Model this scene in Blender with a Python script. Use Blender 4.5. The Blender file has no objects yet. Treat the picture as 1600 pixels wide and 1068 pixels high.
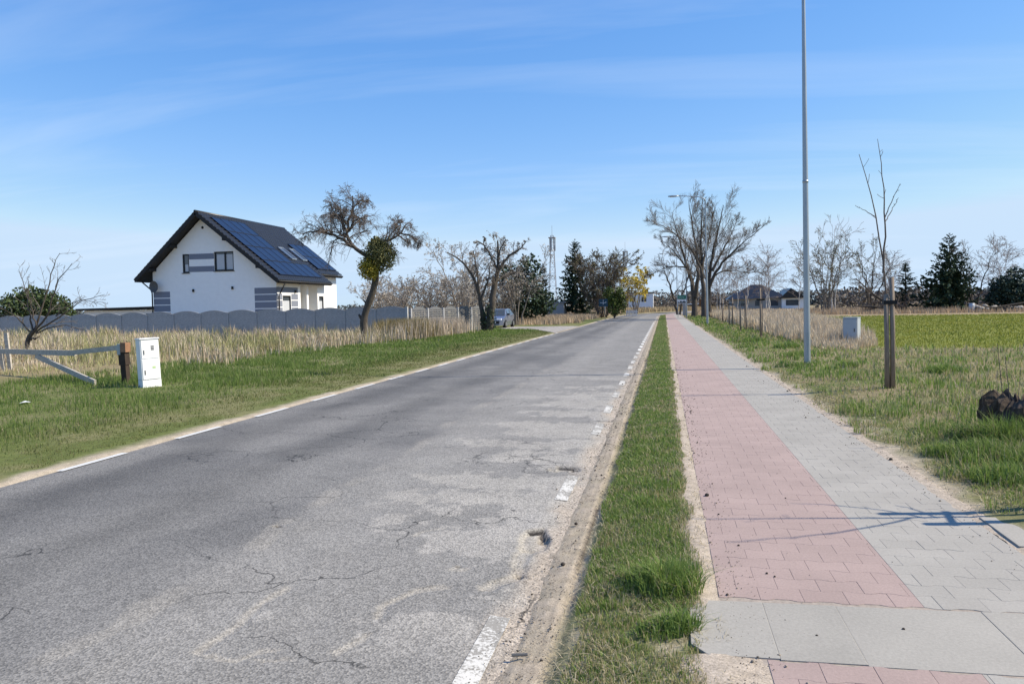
import bpy, math, random
import numpy as np
from mathutils import Matrix, Vector
R = math.radians
sc = bpy.context.scene
C = sc.collection
# ------------------------------------------------------------------ camera
cam = bpy.data.cameras.new('camera'); co = bpy.data.objects.new('camera', cam); C.objects.link(co)
cam.sensor_width = 36; cam.lens = 27.0; cam.clip_start = .1; cam.clip_end = 6000
yaw, pitch, roll = R(11.207), R(2.665), R(1.0)
r_ = Vector((math.cos(yaw), math.sin(yaw), 0))
f_ = Vector((-math.sin(yaw)*math.cos(pitch), math.cos(yaw)*math.cos(pitch), -math.sin(pitch)))
u_ = r_.cross(f_)
rr = r_*math.cos(roll) - u_*math.sin(roll); uu = r_*math.sin(roll) + u_*math.cos(roll)
co.matrix_world = Matrix(((rr.x, uu.x, -f_.x, 0), (rr.y, uu.y, -f_.y, 0), (rr.z, uu.z, -f_.z, 1.7), (0, 0, 0, 1)))
sc.camera = co
sc.render.resolution_x, sc.render.resolution_y = 1024, 683
# ------------------------------------------------------------------ sky, sun, exposure
SUN_EL = R(44); SUN_AZ = math.atan2(0.148, 0.989)      # math angle from +X towards +Y
sd = Vector((math.cos(SUN_EL)*math.cos(SUN_AZ), math.cos(SUN_EL)*math.sin(SUN_AZ), math.sin(SUN_EL)))
w = bpy.data.worlds.new('World'); sc.world = w; w.use_nodes = True
nt = w.node_tree; nt.nodes.clear()
def N(nt, t, **k):
    n = nt.nodes.new(t)
    for a, b in k.items(): setattr(n, a, b)
    return n
sky = N(nt, 'ShaderNodeTexSky', sky_type='NISHITA', sun_disc=False, sun_elevation=SUN_EL, sun_rotation=math.pi/2-SUN_AZ,
        air_density=1.0, dust_density=.0, ozone_density=2.6, altitude=100)
bg = N(nt, 'ShaderNodeBackground'); bg.inputs[1].default_value = .108
out = N(nt, 'ShaderNodeOutputWorld')
tc = N(nt, 'ShaderNodeTexCoord'); sx = N(nt, 'ShaderNodeSeparateXYZ')
ad = N(nt, 'ShaderNodeMath', operation='ADD'); ad.inputs[1].default_value = .12
mx_ = N(nt, 'ShaderNodeMath', operation='MAXIMUM'); mx_.inputs[1].default_value = .05
dx = N(nt, 'ShaderNodeMath', operation='DIVIDE'); dy = N(nt, 'ShaderNodeMath', operation='DIVIDE')
cx_ = N(nt, 'ShaderNodeCombineXYZ'); mp = N(nt, 'ShaderNodeMapping')
mp.inputs['Rotation'].default_value = (0, 0, R(12)); mp.inputs['Scale'].default_value = (.35, 1.5, 1)
nz = N(nt, 'ShaderNodeTexNoise'); nz.inputs['Scale'].default_value = 1.1; nz.inputs['Detail'].default_value = 7; nz.inputs['Roughness'].default_value = .55; nz.inputs['Distortion'].default_value = .5
rp = N(nt, 'ShaderNodeMapRange'); rp.inputs[1].default_value = .5; rp.inputs[2].default_value = .85; rp.inputs[3].default_value = 0; rp.inputs[4].default_value = .3
mixc = N(nt, 'ShaderNodeMix', data_type='RGBA')
mixc.inputs[7].default_value = (6.0, 6.6, 7.4, 1)
L = nt.links.new
L(tc.outputs['Generated'], sx.inputs[0]); L(sx.outputs[2], ad.inputs[0]); L(ad.outputs[0], mx_.inputs[0])
L(sx.outputs[0], dx.inputs[0]); L(mx_.outputs[0], dx.inputs[1]); L(sx.outputs[1], dy.inputs[0]); L(mx_.outputs[0], dy.inputs[1])
L(dx.outputs[0], cx_.inputs[0]); L(dy.outputs[0], cx_.inputs[1]); L(cx_.outputs[0], mp.inputs[0]); L(mp.outputs[0], nz.inputs['Vector'])
L(nz.outputs[0], rp.inputs[0]); L(rp.outputs[0], mixc.inputs[0]); 
sp_c = N(nt, 'ShaderNodeSeparateColor'); cb_c = N(nt, 'ShaderNodeCombineColor'); L(sky.outputs[0], sp_c.inputs[0])
for i, (a_, g_, c_) in enumerate(((1.05, 1.28, .60), (.88, .85, .775), (1.06, .5, .98))):      # the camera's colour response to the blue sky
    m1 = N(nt, 'ShaderNodeMath', operation='MULTIPLY'); m1.inputs[1].default_value = .152; m2 = N(nt, 'ShaderNodeMath', operation='POWER'); m2.inputs[1].default_value = g_; m3 = N(nt, 'ShaderNodeMath', operation='MULTIPLY'); m3.inputs[1].default_value = a_/.152
    L(sp_c.outputs[i], m1.inputs[0]); L(m1.outputs[0], m2.inputs[0]); m4 = N(nt, 'ShaderNodeMath', operation='MINIMUM'); m4.inputs[1].default_value = c_/.152; L(m2.outputs[0], m3.inputs[0]); L(m3.outputs[0], m4.inputs[0]); L(m4.outputs[0], cb_c.inputs[i])
L(cb_c.outputs[0], mixc.inputs[6]); L(mixc.outputs[2], bg.inputs[0]); L(bg.outputs[0], out.inputs[0])
sl = bpy.data.lights.new('sun', 'SUN'); so = bpy.data.objects.new('sun', sl); C.objects.link(so)
sl.energy = 4.7; sl.angle = R(.53); sl.color = (1, .9, .74)
so.rotation_euler = sd.to_track_quat('Z', 'Y').to_euler()
sc.view_settings.view_transform = 'Standard'; sc.view_settings.look = 'None'
sc.view_settings.exposure = 0.5; sc.view_settings.gamma = 1; sc.view_settings.use_curve_mapping = False
# ------------------------------------------------------------------ helpers
rng = np.random.default_rng(7)
def hsh(ix, iy, s):
    h = (ix.astype(np.int64)*374761393 + iy.astype(np.int64)*668265263 + s*974634777) & 0xffffffff
    h = ((h ^ (h >> 13))*1274126177) & 0xffffffff
    return ((h ^ (h >> 16)) & 0xffff)/65535.
def vn(x, y, s=0):
    x = np.asarray(x, float); y = np.asarray(y, float); ix = np.floor(x); iy = np.floor(y); fx = x-ix; fy = y-iy
    fx = fx*fx*(3-2*fx); fy = fy*fy*(3-2*fy)
    a = hsh(ix, iy, s); b = hsh(ix+1, iy, s); c = hsh(ix, iy+1, s); d = hsh(ix+1, iy+1, s)
    return (a*(1-fx)+b*fx)*(1-fy)+(c*(1-fx)+d*fx)*fy
def fbm(x, y, s=0, o=4):
    t = 0; a = .5; n = 0
    for i in range(o):
        t = t+a*vn(np.asarray(x)*2**i, np.asarray(y)*2**i, s+i*17); n += a; a *= .5
    return t/n
def ss(a, b, x): t = np.clip((x-a)/(b-a), 0, 1); return t*t*(3-2*t)
def tag(o, label=None, cat=None, group=None, kind=None):
    if label: o['label'] = label
    if cat: o['category'] = cat
    if group: o['group'] = group
    if kind: o['kind'] = kind
    return o
def mesh(name, V, F=None, Q=None, T=None, col=None, smooth=False):
    me = bpy.data.meshes.new(name); V = np.asarray(V, np.float32).reshape(-1, 3)
    if F is not None:
        me.from_pydata([tuple(map(float, v)) for v in V], [], F)
    else:
        Q = np.zeros((0, 4), np.int32) if Q is None else np.asarray(Q, np.int32).reshape(-1, 4)
        T = np.zeros((0, 3), np.int32) if T is None else np.asarray(T, np.int32).reshape(-1, 3)
        me.vertices.add(len(V)); me.vertices.foreach_set('co', V.ravel())
        nl = Q.size+T.size; me.loops.add(nl); me.loops.foreach_set('vertex_index', np.concatenate([Q.ravel(), T.ravel()]).astype(np.int32))
        me.polygons.add(len(Q)+len(T))
        me.polygons.foreach_set('loop_start', np.concatenate([np.arange(len(Q))*4, Q.size+np.arange(len(T))*3]).astype(np.int32))
        me.update(calc_edges=True)
    if smooth: me.polygons.foreach_set('use_smooth', np.ones(len(me.polygons), bool))
    if col is not None:
        at = me.color_attributes.new('Col', 'FLOAT_COLOR', 'POINT')
        c4 = np.ones((len(V), 4), np.float32); c4[:, :3] = col; at.data.foreach_set('color', c4.ravel())
    return me
def obj(name, me, mat=None, parent=None, loc=None):
    o = bpy.data.objects.new(name, me); C.objects.link(o)
    if mat is not None and me is not None and len(me.materials) == 0: me.materials.append(mat)
    if parent is not None: o.parent = parent
    if loc is not None: o.location = loc
    return o
def empty(name, loc, label, cat, group=None, rz=0):
    o = bpy.data.objects.new(name, None); C.objects.link(o); o.location = loc; o.rotation_euler[2] = rz
    return tag(o, label, cat, group)
def copy_tree(o, loc, label=None, rz=None, scale=None, parent=None):
    c = o.copy(); C.objects.link(c); c.parent = parent
    if loc is not None: c.location = loc
    if rz is not None: c.rotation_euler[2] = rz
    if scale is not None: c.scale = scale
    if label: c['label'] = label
    for ch in list(o.children): copy_tree(ch, None, parent=c)
    return c
class MB:
    """collects boxes / tubes / polygons into one mesh"""
    def __init__(s): s.V = []; s.F = []
    def poly(s, pts): n = len(s.V); s.V += [tuple(p) for p in pts]; s.F.append(list(range(n, n+len(pts)))); return s
    def box(s, a, b):
        (x0, y0, z0), (x1, y1, z1) = a, b; n = len(s.V)
        s.V += [(x0,y0,z0),(x1,y0,z0),(x1,y1,z0),(x0,y1,z0),(x0,y0,z1),(x1,y0,z1),(x1,y1,z1),(x0,y1,z1)]
        s.F += [[n+i for i in f] for f in ((0,3,2,1),(4,5,6,7),(0,1,5,4),(1,2,6,5),(2,3,7,6),(3,0,4,7))]; return s
    def bar(s, p, q, w, h, up=(0,0,1)):
        p = Vector(p); q = Vector(q); d = (q-p).normalized(); u = Vector(up); x = d.cross(u).normalized(); u = x.cross(d); n = len(s.V)
        for e in (p, q):
            for a, b in ((-1,-1),(1,-1),(1,1),(-1,1)): s.V.append(tuple(e+x*a*w/2+u*b*h/2))
        s.F += [[n+i for i in f] for f in ((0,1,2,3),(7,6,5,4),(0,4,5,1),(1,5,6,2),(2,6,7,3),(3,7,4,0))]; return s
    def tube(s, pts, rad, k=8, cap=True):
        pts = [Vector(p) for p in pts]; n = len(s.V)
        if not hasattr(rad, '__len__'): rad = [rad]*len(pts)
        for i, p in enumerate(pts):
            d = (pts[min(i+1, len(pts)-1)]-pts[max(i-1, 0)]).normalized()
            x = d.cross(Vector((0,0,1)) if abs(d.z) < .9 else Vector((1,0,0))).normalized(); y = d.cross(x)
            for j in range(k): a = 2*math.pi*j/k; s.V.append(tuple(p+(x*math.cos(a)+y*math.sin(a))*rad[i]))
        for i in range(len(pts)-1):
            for j in range(k): s.F.append([n+i*k+j, n+i*k+(j+1) % k, n+(i+1)*k+(j+1) % k, n+(i+1)*k+j])
        if cap: s.F += [[n+j for j in range(k)][::-1], [n+(len(pts)-1)*k+j for j in range(k)]]
        return s
    def build(s, name, mat, parent=None, smooth=False, bevel=0):
        me = mesh(name, s.V, F=s.F, smooth=smooth); o = obj(name, me, mat, parent)
        if bevel: m = o.modifiers.new('bevel', 'BEVEL'); m.width = bevel; m.segments = 2; m.limit_method = 'ANGLE'
        return o
# ------------------------------------------------------------------ materials
M = {}
def mat(name, col, rough=.8, metal=0, nscale=0, n2=0, n2amp=.15, namp=.25, bump=0, attr=False, island=0, spec=.3, coords='Object', stretch=None, trans=0, objrand=0, coat=0):
    m = bpy.data.materials.new(name); m.use_nodes = True; nt = m.node_tree; p = nt.nodes['Principled BSDF']
    p.inputs['Roughness'].default_value = rough; p.inputs['Metallic'].default_value = metal; p.inputs['Specular IOR Level'].default_value = spec
    if coat: p.inputs['Coat Weight'].default_value = coat
    L = nt.links.new
    if attr: a = N(nt, 'ShaderNodeAttribute', attribute_name='Col'); src = a.outputs['Color']
    else: a = N(nt, 'ShaderNodeRGB'); a.outputs[0].default_value = (*col, 1); src = a.outputs[0]
    facs = []
    if nscale:
        t = N(nt, 'ShaderNodeNewGeometry' if coords == 'Position' else 'ShaderNodeTexCoord'); v = t.outputs[coords]
        if stretch: g = N(nt, 'ShaderNodeMapping'); g.inputs['Scale'].default_value = stretch; L(v, g.inputs[0]); v = g.outputs[0]
        n1 = N(nt, 'ShaderNodeTexNoise'); n1.inputs['Scale'].default_value = nscale; n1.inputs['Detail'].default_value = 6; n1.inputs['Roughness'].default_value = .65; L(v, n1.inputs['Vector'])
        r1 = N(nt, 'ShaderNodeMapRange'); r1.inputs[1].default_value = .25; r1.inputs[2].default_value = .75; r1.inputs[3].default_value = 1-namp; r1.inputs[4].default_value = 1+namp; L(n1.outputs[0], r1.inputs[0]); facs.append(r1.outputs[0])
        if n2:
            n3_ = N(nt, 'ShaderNodeTexNoise'); n3_.inputs['Scale'].default_value = n2; n3_.inputs['Detail'].default_value = 4; L(v, n3_.inputs['Vector'])
            r3 = N(nt, 'ShaderNodeMapRange'); r3.inputs[1].default_value = .25; r3.inputs[2].default_value = .75; r3.inputs[3].default_value = 1-n2amp; r3.inputs[4].default_value = 1+n2amp; L(n3_.outputs[0], r3.inputs[0]); facs.append(r3.outputs[0])
        if bump:
            b = N(nt, 'ShaderNodeBump'); b.inputs['Strength'].default_value = bump; b.inputs['Distance'].default_value = .02; L(n1.outputs[0], b.inputs['Height']); L(b.outputs[0], p.inputs['Normal'])
    if island:
        gn = N(nt, 'ShaderNodeNewGeometry'); r2 = N(nt, 'ShaderNodeMapRange'); r2.inputs[3].default_value = 1-island; r2.inputs[4].default_value = 1+island; L(gn.outputs['Random Per Island'], r2.inputs[0]); facs.append(r2.outputs[0])
    if objrand:
        gn = N(nt, 'ShaderNodeObjectInfo'); r2 = N(nt, 'ShaderNodeMapRange'); r2.inputs[3].default_value = 1-objrand; r2.inputs[4].default_value = 1+objrand; L(gn.outputs['Random'], r2.inputs[0]); facs.append(r2.outputs[0])
    for f in facs:
        mm = N(nt, 'ShaderNodeVectorMath', operation='SCALE'); L(src, mm.inputs[0]); L(f, mm.inputs['Scale']); src = mm.outputs[0]
    L(src, p.inputs['Base Color'])
    if trans:
        tr = N(nt, 'ShaderNodeBsdfTranslucent'); L(src, tr.inputs[0]); mx = N(nt, 'ShaderNodeMixShader'); mx.inputs[0].default_value = trans
        L(p.outputs[0], mx.inputs[1]); L(tr.outputs[0], mx.inputs[2]); L(mx.outputs[0], nt.nodes['Material Output'].inputs[0])
    M[name] = m; return m
mat('ground', None, .95, nscale=9, namp=.25, n2=110, n2amp=.4, bump=.6, attr=True, coords='Object', spec=.1)
mat('blade', None, .6, attr=True, trans=.4, spec=.25)
mat('straw', None, .75, attr=True, trans=.2, spec=.2)
mat('bark', (.085, .07, .055), .9, nscale=14, namp=.45, bump=.8, stretch=(1, 1, .25))
mat('bark_light', (.2, .17, .14), .9, nscale=10, namp=.3)
mat('twig', (.14, .112, .092), .9)
mat('twig_grey', (.17, .145, .12), .9)
mat('twig_pale', (.27, .235, .2), .9)
mat('birch', (.5, .47, .43), .8, nscale=5, namp=.45)
mat('twig_birch', (.24, .2, .18), .9)
mat('needle', (.036, .06, .03), .7, island=.5)
mat('needle_blue', (.034, .056, .038), .7, island=.5)
mat('pine', (.05, .075, .025), .7, island=.5)
mat('ivy', (.07, .10, .018), .6, island=.5)
mat('bud', (.2, .19, .085), .8, island=.4)
mat('bud_dark', (.12, .11, .05), .8, island=.4)
mat('blossom', (.46, .41, .34), .8, island=.3, trans=.2)
mat('willow', (.5, .38, .05), .8, island=.3)
mat('mistletoe', (.12, .12, .045), .7, island=.45)
mat('mistletoe_yellow', (.3, .24, .03), .7, island=.4)
mat('render_white', (.88, .875, .86), .9, nscale=3, namp=.04)
mat('band_grey', (.2, .22, .27), .9)
mat('roof_tile', (.016, .016, .018), .33, nscale=4, namp=.3, spec=.4)
mat('roof_dark', (.022, .021, .021), .6)
mat('pv', (.010, .018, .045), .3, spec=.18)
mat('alu', (.5, .51, .53), .35, metal=.9)
mat('frame_dark', (.018, .018, .02), .4)
mat('glass', (.06, .075, .09), .06, spec=.8)
mat('curtain', (.5, .52, .55), .4)
mat('concrete_dark', (.15, .152, .155), .9, nscale=7, namp=.3)
mat('concrete', (.36, .36, .36), .9, nscale=7, namp=.3, bump=.5, stretch=(1, 1, 2.5))
mat('concrete_light', (.42, .42, .41), .9, nscale=6, namp=.2)
mat('old_wood', (.43, .39, .33), .85, nscale=6, namp=.35, bump=.4, stretch=(.4, 4, 4))
mat('dark_wood', (.05, .035, .025), .9, nscale=8, namp=.4, bump=.4)
mat('stake', (.24, .19, .145), .9, nscale=8, namp=.35, bump=.5, stretch=(4, 4, .5))
mat('rust', (.3, .16, .09), .8, nscale=8, namp=.3)
mat('black', (.012, .012, .013), .6)
mat('steel', (.36, .39, .41), .42, metal=.55, nscale=6, namp=.12, stretch=(1, 1, .3))
mat('cabinet_white', (.8, .8, .8), .45, nscale=3, namp=.05)
mat('cabinet_grey', (.4, .43, .46), .5, nscale=3, namp=.06)
mat('print_dark', (.1, .1, .1), .6)
mat('print_green', (.45, .6, .3), .6)
mat('sign_green', (.0, .17, .1), .4)
mat('sign_blue', (.02, .06, .09), .45)
mat('sign_white', (.8, .8, .8), .45)
mat('wood_brown', (.22, .1, .045), .7, nscale=8, namp=.25)
mat('car_paint', (.2, .23, .3), .25, metal=.5, spec=.5, coat=.6)
mat('tyre', (.015, .015, .015), .85)
mat('lamp_glass', (.85, .87, .9), .1, spec=.8)
mat('stone', (.17, .155, .135), .95, nscale=12, namp=.4, bump=.7)
mat('rubble', (.32, .29, .25), .95, nscale=6, namp=.4, bump=.6)
mat('stump', (.075, .055, .04), .95, nscale=18, namp=.6, bump=1)
mat('clod', (.05, .042, .035), .95)
mat('lattice', (.3, .27, .27), .6)
mat('far_wall', (.72, .74, .78), .9)
mat('house_wall', (.33, .32, .31), .9)
mat('wood_far', (.11, .12, .115), .95, island=.5)
mat('sand_bed', (.33, .28, .23), .95, nscale=30, namp=.3)
mat('paint', (.6, .59, .55), .7, nscale=40, namp=.25)
def worn_paint():
    m = mat('paint_worn', (.6, .59, .55), .8); nt = m.node_tree; L = nt.links.new; p = nt.nodes['Principled BSDF']
    t = N(nt, 'ShaderNodeTexCoord'); n = N(nt, 'ShaderNodeTexNoise'); n.inputs['Scale'].default_value = 55; n.inputs['Detail'].default_value = 5; L(t.outputs['Object'], n.inputs['Vector'])
    n2 = N(nt, 'ShaderNodeTexNoise'); n2.inputs['Scale'].default_value = 4; L(t.outputs['Object'], n2.inputs['Vector'])
    a = N(nt, 'ShaderNodeMath', operation='ADD'); L(n.outputs[0], a.inputs[0]); L(n2.outputs[0], a.inputs[1])
    r = N(nt, 'ShaderNodeMapRange'); r.inputs[1].default_value = .97; r.inputs[2].default_value = 1.1; L(a.outputs[0], r.inputs[0])
    mx = N(nt, 'ShaderNodeMix', data_type='RGBA'); mx.inputs[6].default_value = (.27, .255, .225, 1); mx.inputs[7].default_value = (.56, .545, .5, 1); L(r.outputs[0], mx.inputs[0]); L(mx.outputs[2], p.inputs['Base Color'])
worn_paint()
def paver_mat(name, col):
    m = mat(name, col, .9, nscale=60, namp=.13, n2=1.7, n2amp=.09, bump=.1, objrand=.03, island=.03, spec=.2, coords='Position'); return m
paver_mat('paver_red', (.345, .262, .232)); paver_mat('paver_grey', (.335, .315, .277)); paver_mat('slab', (.33, .31, .27))
def asphalt():
    m = bpy.data.materials.new('asphalt'); m.use_nodes = True; nt = m.node_tree; L = nt.links.new; p = nt.nodes['Principled BSDF']
    p.inputs['Roughness'].default_value = .8; p.inputs['Specular IOR Level'].default_value = .3
    t = N(nt, 'ShaderNodeTexCoord'); a = N(nt, 'ShaderNodeAttribute', attribute_name='Col')
    v = N(nt, 'ShaderNodeTexVoronoi'); v.inputs['Scale'].default_value = 85; L(t.outputs['Object'], v.inputs['Vector'])
    r = N(nt, 'ShaderNodeMapRange'); r.inputs[1].default_value = 0; r.inputs[2].default_value = 1; r.inputs[3].default_value = .62; r.inputs[4].default_value = 1.38
    s = N(nt, 'ShaderNodeSeparateColor'); L(v.outputs['Color'], s.inputs[0]); L(s.outputs[0], r.inputs[0])
    n = N(nt, 'ShaderNodeTexNoise'); n.inputs['Scale'].default_value = 1.3; n.inputs['Detail'].default_value = 8; n.inputs['Roughness'].default_value = .7; L(t.outputs['Object'], n.inputs['Vector'])
    r2 = N(nt, 'ShaderNodeMapRange'); r2.inputs[1].default_value = .3; r2.inputs[2].default_value = .7; r2.inputs[3].default_value = .86; r2.inputs[4].default_value = 1.12; L(n.outputs[0], r2.inputs[0])
    # fine cracks
    nd = N(nt, 'ShaderNodeTexNoise'); nd.inputs['Scale'].default_value = 2.2; nd.inputs['Detail'].default_value = 5; L(t.outputs['Object'], nd.inputs['Vector'])
    va = N(nt, 'ShaderNodeVectorMath', operation='MULTIPLY_ADD'); va.inputs[1].default_value = (.7, .7, .7); L(nd.outputs['Color'], va.inputs[0]); L(t.outputs['Object'], va.inputs[2])
    mp = N(nt, 'ShaderNodeMapping'); mp.inputs['Scale'].default_value = (.55, .9, 1); L(va.outputs[0], mp.inputs[0])
    vc = N(nt, 'ShaderNodeTexVoronoi', feature='DISTANCE_TO_EDGE'); vc.inputs['Scale'].default_value = 1.0; L(mp.outputs[0], vc.inputs['Vector'])
    rc = N(nt, 'ShaderNodeMapRange'); rc.inputs[1].default_value = .002; rc.inputs[2].default_value = .008; rc.inputs[3].default_value = .28; rc.inputs[4].default_value = 1; L(vc.outputs[0], rc.inputs[0])
    nm = N(nt, 'ShaderNodeTexNoise'); nm.inputs['Scale'].default_value = .6; L(t.outputs['Object'], nm.inputs['Vector'])
    rm = N(nt, 'ShaderNodeMapRange'); rm.inputs[1].default_value = .46; rm.inputs[2].default_value = .54; L(nm.outputs[0], rm.inputs[0])
    cm = N(nt, 'ShaderNodeMix', data_type='FLOAT'); cm.inputs[2].default_value = 1; L(rm.outputs[0], cm.inputs[0]); L(rc.outputs[0], cm.inputs[3])
    src = a.outputs['Color']
    for f in (r.outputs[0], r2.outputs[0], cm.outputs[0]):
        mm = N(nt, 'ShaderNodeVectorMath', operation='SCALE'); L(src, mm.inputs[0]); L(f, mm.inputs['Scale']); src = mm.outputs[0]
    L(src, p.inputs['Base Color'])
    b = N(nt, 'ShaderNodeBump'); b.inputs['Strength'].default_value = .5; b.inputs['Distance'].default_value = .006; L(v.outputs['Distance'], b.inputs['Height']); L(b.outputs[0], p.inputs['Normal'])
    M['asphalt'] = m
asphalt()
# ------------------------------------------------------------------ terrain
def cxY(Y): return np.maximum(0, np.asarray(Y, float)-115)**2/300.
def yrows(y0, y1, k=1.3, mn=.018):
    ys = [y0]
    while ys[-1] < y1: ys.append(ys[-1]+max(mn, ys[-1]**2/(768*1.7)*k))
    return ys
def grid(xs, ys):
    X, Y = np.meshgrid(xs, ys); n = len(xs); m = len(ys)
    i = (np.arange(m-1)[:, None]*n+np.arange(n-1)[None]).ravel()
    return X.ravel(), Y.ravel(), np.stack([i, i+1, i+n+1, i+n], 1)
def lerp3(a, b, t): return np.asarray(a)[None]*(1-t[:, None])+np.asarray(b)[None]*t[:, None]
def mixc3(c, b, t): return c*(1-t[:, None])+np.asarray(b)[None]*t[:, None]
def fieldL(Y): return 6.3+(np.asarray(Y)-30)*.115           # left border of the green field
def gz(S):    # cross profile of the ground, S = lateral distance from the road line
    return np.interp(S, [-60, -12, -8.5, -7.25, -6.95, -6.7, -1.05, -.75, -.52, -.3, .1, .31, .37, 2.26, 2.33, 3.2, 4.2, 6, 9],
                     [0, 0, -.03, -.075, -.095, -.2, -.2, -.105, -.085, -.03, -.01, -.004, -.09, -.09, -.004, .06, .1, .05, 0])
xs = np.unique(np.round(np.concatenate([[-3000, -1000, -400, -200, -120, -80], np.arange(-60, -14, 1.5), np.arange(-14, -8.4, .25), np.arange(-8.4, -6.6, .05), [-4, -2], np.arange(-1.1, .36, .03), [1.3], np.arange(2.28, 3.7, .04), np.arange(3.7, 8, .15), np.arange(8, 60, 1.2), [70, 90, 120, 200, 400, 1000, 3000]]), 3))
ys = [-40, -10, 0, 1]+yrows(2, 135, 1.6, .03)+[140, 150, 160, 175, 190, 210, 250, 320, 450, 800, 1600, 4000]
X, Y, Q = grid(xs, ys); XX = X+cxY(np.minimum(Y, 230))
n1 = fbm(X*1.5, Y*1.5, 3); n2 = fbm(X*.35, Y*.35, 9); n3 = fbm(X*6, Y*6, 21, 3)
Z = gz(X)+(n3-.5)*.03*ss(0, .4, np.minimum(np.abs(X+.0), np.abs(X-2.3)))*(1-ss(9, 20, np.abs(X)))
col = lerp3((.11, .13, .04), (.17, .165, .075), ss(.35, .65, n1))
col = mixc3(col, (.25, .2, .11), ss(-13, -15.5, X+n2*3)*ss(14, 20, Y))                               # under the dry grass
col = mixc3(col, (.26, .22, .13), ss(5.0, 6.5, X)*ss(25, 30, Y)*.8)
infield = ss(0, .5, X-fieldL(Y)+(n1-.5)*1.5)*ss(28.3, 29.5, Y+(n1-.5)*1.5)*(1-ss(88, 89, Y))
col = mixc3(col, (.17, .185, .035), infield)
col = mixc3(col, (.36, .27, .18), ss(10, 11, X)*ss(88, 89, Y)*(1-ss(97, 98.5, Y+n1*2)))
col = mixc3(col, (.27, .22, .12), ss(98, 102, Y)*.8)
dry = ss(.4, .62, fbm(X*.8+40, Y*.8, 5))
col = mixc3(col, (.24, .19, .115), dry*ss(2.4, 3, X)*(1-infield)*.8)
SAND = (.40, .335, .26)
sl_ = 1-ss(.0, .2, -6.95-X+(n1-.5)*.35)                                          # left road edge
sr_ = ss(-1.2, -1.1, X)*(1-ss(-.62, -.5, X+(n1-.5)*.14))                         # right shoulder
nearv = (1-ss(4.0, 4.5, Y))*ss(-.6, -.4, X)*(1-ss(.2, .4, X))*ss(.42, .62, n1*.6+n3*.4)*.8
sp_ = ss(.13, .26, X+(n1-.5)*.12+(n3-.5)*.08)*(1-ss(.4, .5, X))                  # path left edge
sq_ = ss(2.2, 2.3, X)*(1-ss(2.42, 2.75, X+(n1-.5)*.7+(n3-.5)*.3))                # path right edge
sq2 = ss(2.3, 2.4, X)*(1-ss(2.9, 3.3, X+(n1-.5)*.5))*ss(3.2, 3.8, Y)*(1-ss(5.2, 5.9, Y+(n1-.5)))  # bare sand by the slab
s0 = np.maximum.reduce([nearv, np.where(X < -6, sl_*ss(-8, -7.6, X), 0), sr_, sp_, sq_, sq2])
col = mixc3(col, SAND, np.clip(s0, 0, 1)*(.75+.25*n3))
col = mixc3(col, (.1, .08, .06), ss(.75, .9, sr_*(1-np.abs((X+.57+.02*np.sin(Y*1.3)))*14))*.8)  # dark rut along the verge
trk = sr_*(.5+.5*np.sin(X*95+3*vn(X*3, Y*.6, 4)))*.16
col *= (1-trk)[:, None]
Z = np.where((X > -1.05) & (X < -.5), Z-trk*.06-.03*np.exp(-((X+.57)/.025)**2), Z)
gro = obj('ground', mesh('ground', np.stack([XX, Y, Z], 1), Q=Q, col=col, smooth=True), M['ground']); tag(gro, kind='structure')
# ------------------------------------------------------------------ road
RZ = -.10
xs = np.unique(np.round(np.concatenate([np.arange(-7.0, -3.2, .06), np.arange(-3.2, -.76, .022)]), 3)); ys = yrows(-.5, 2.4, 1, .1)[:-1]+yrows(2.4, 150, 1.1, .02)+list(np.arange(152, 232, 4.))
X, Y, Q = grid(xs, ys)
ns = [fbm(X*a, Y*b, s, 4) for a, b, s in ((.9, .5, 1), (3, 2.4, 2), (9, 8, 3), (.5, 1.6, 6))]
col = lerp3((.15, .144, .133), (.198, .189, .172), ss(.35, .65, ns[0]))
lane = ss(-3.35, -3.0, X+(ns[1]-.5)*.3)                      # older, coarser right half
col = mixc3(col, (.235, .222, .198), lane*.8)
for xc, wd, am in ((-5.95, .45, .3), (-4.5, .4, .25), (-2.6, .35, -.1)): col *= (1-am*np.exp(-((X-xc)/wd)**2))[:, None]
near = ss(3.4, 4.2, Y)*(1-ss(16, 22, Y))
pat = ss(.575, .595, ns[3]*.5+ns[1]*.3+ns[2]*.2+.12*ss(-2.6, -.9, X)-.03)*ss(-3.4, -2.0, X)*near
col = mixc3(col, (.33, .308, .27), pat*.85)
def seg(pts, wd, jit=.05):
    d = np.full(X.shape, 9.); jx = X+(ns[1]-.5)*jit*3; jy = Y+(ns[2]-.5)*jit*3
    for (ax, ay), (bx, by) in zip(pts, pts[1:]):
        vx, vy = bx-ax, by-ay; t = np.clip(((jx-ax)*vx+(jy-ay)*vy)/(vx*vx+vy*vy), 0, 1); d = np.minimum(d, np.hypot(jx-ax-t*vx, jy-ay-t*vy))
    return 1-ss(wd*.75, wd, d+(ns[2]-.5)*wd*.9)
SANDC = (.37, .335, .275)
dz = np.zeros_like(X)
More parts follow.
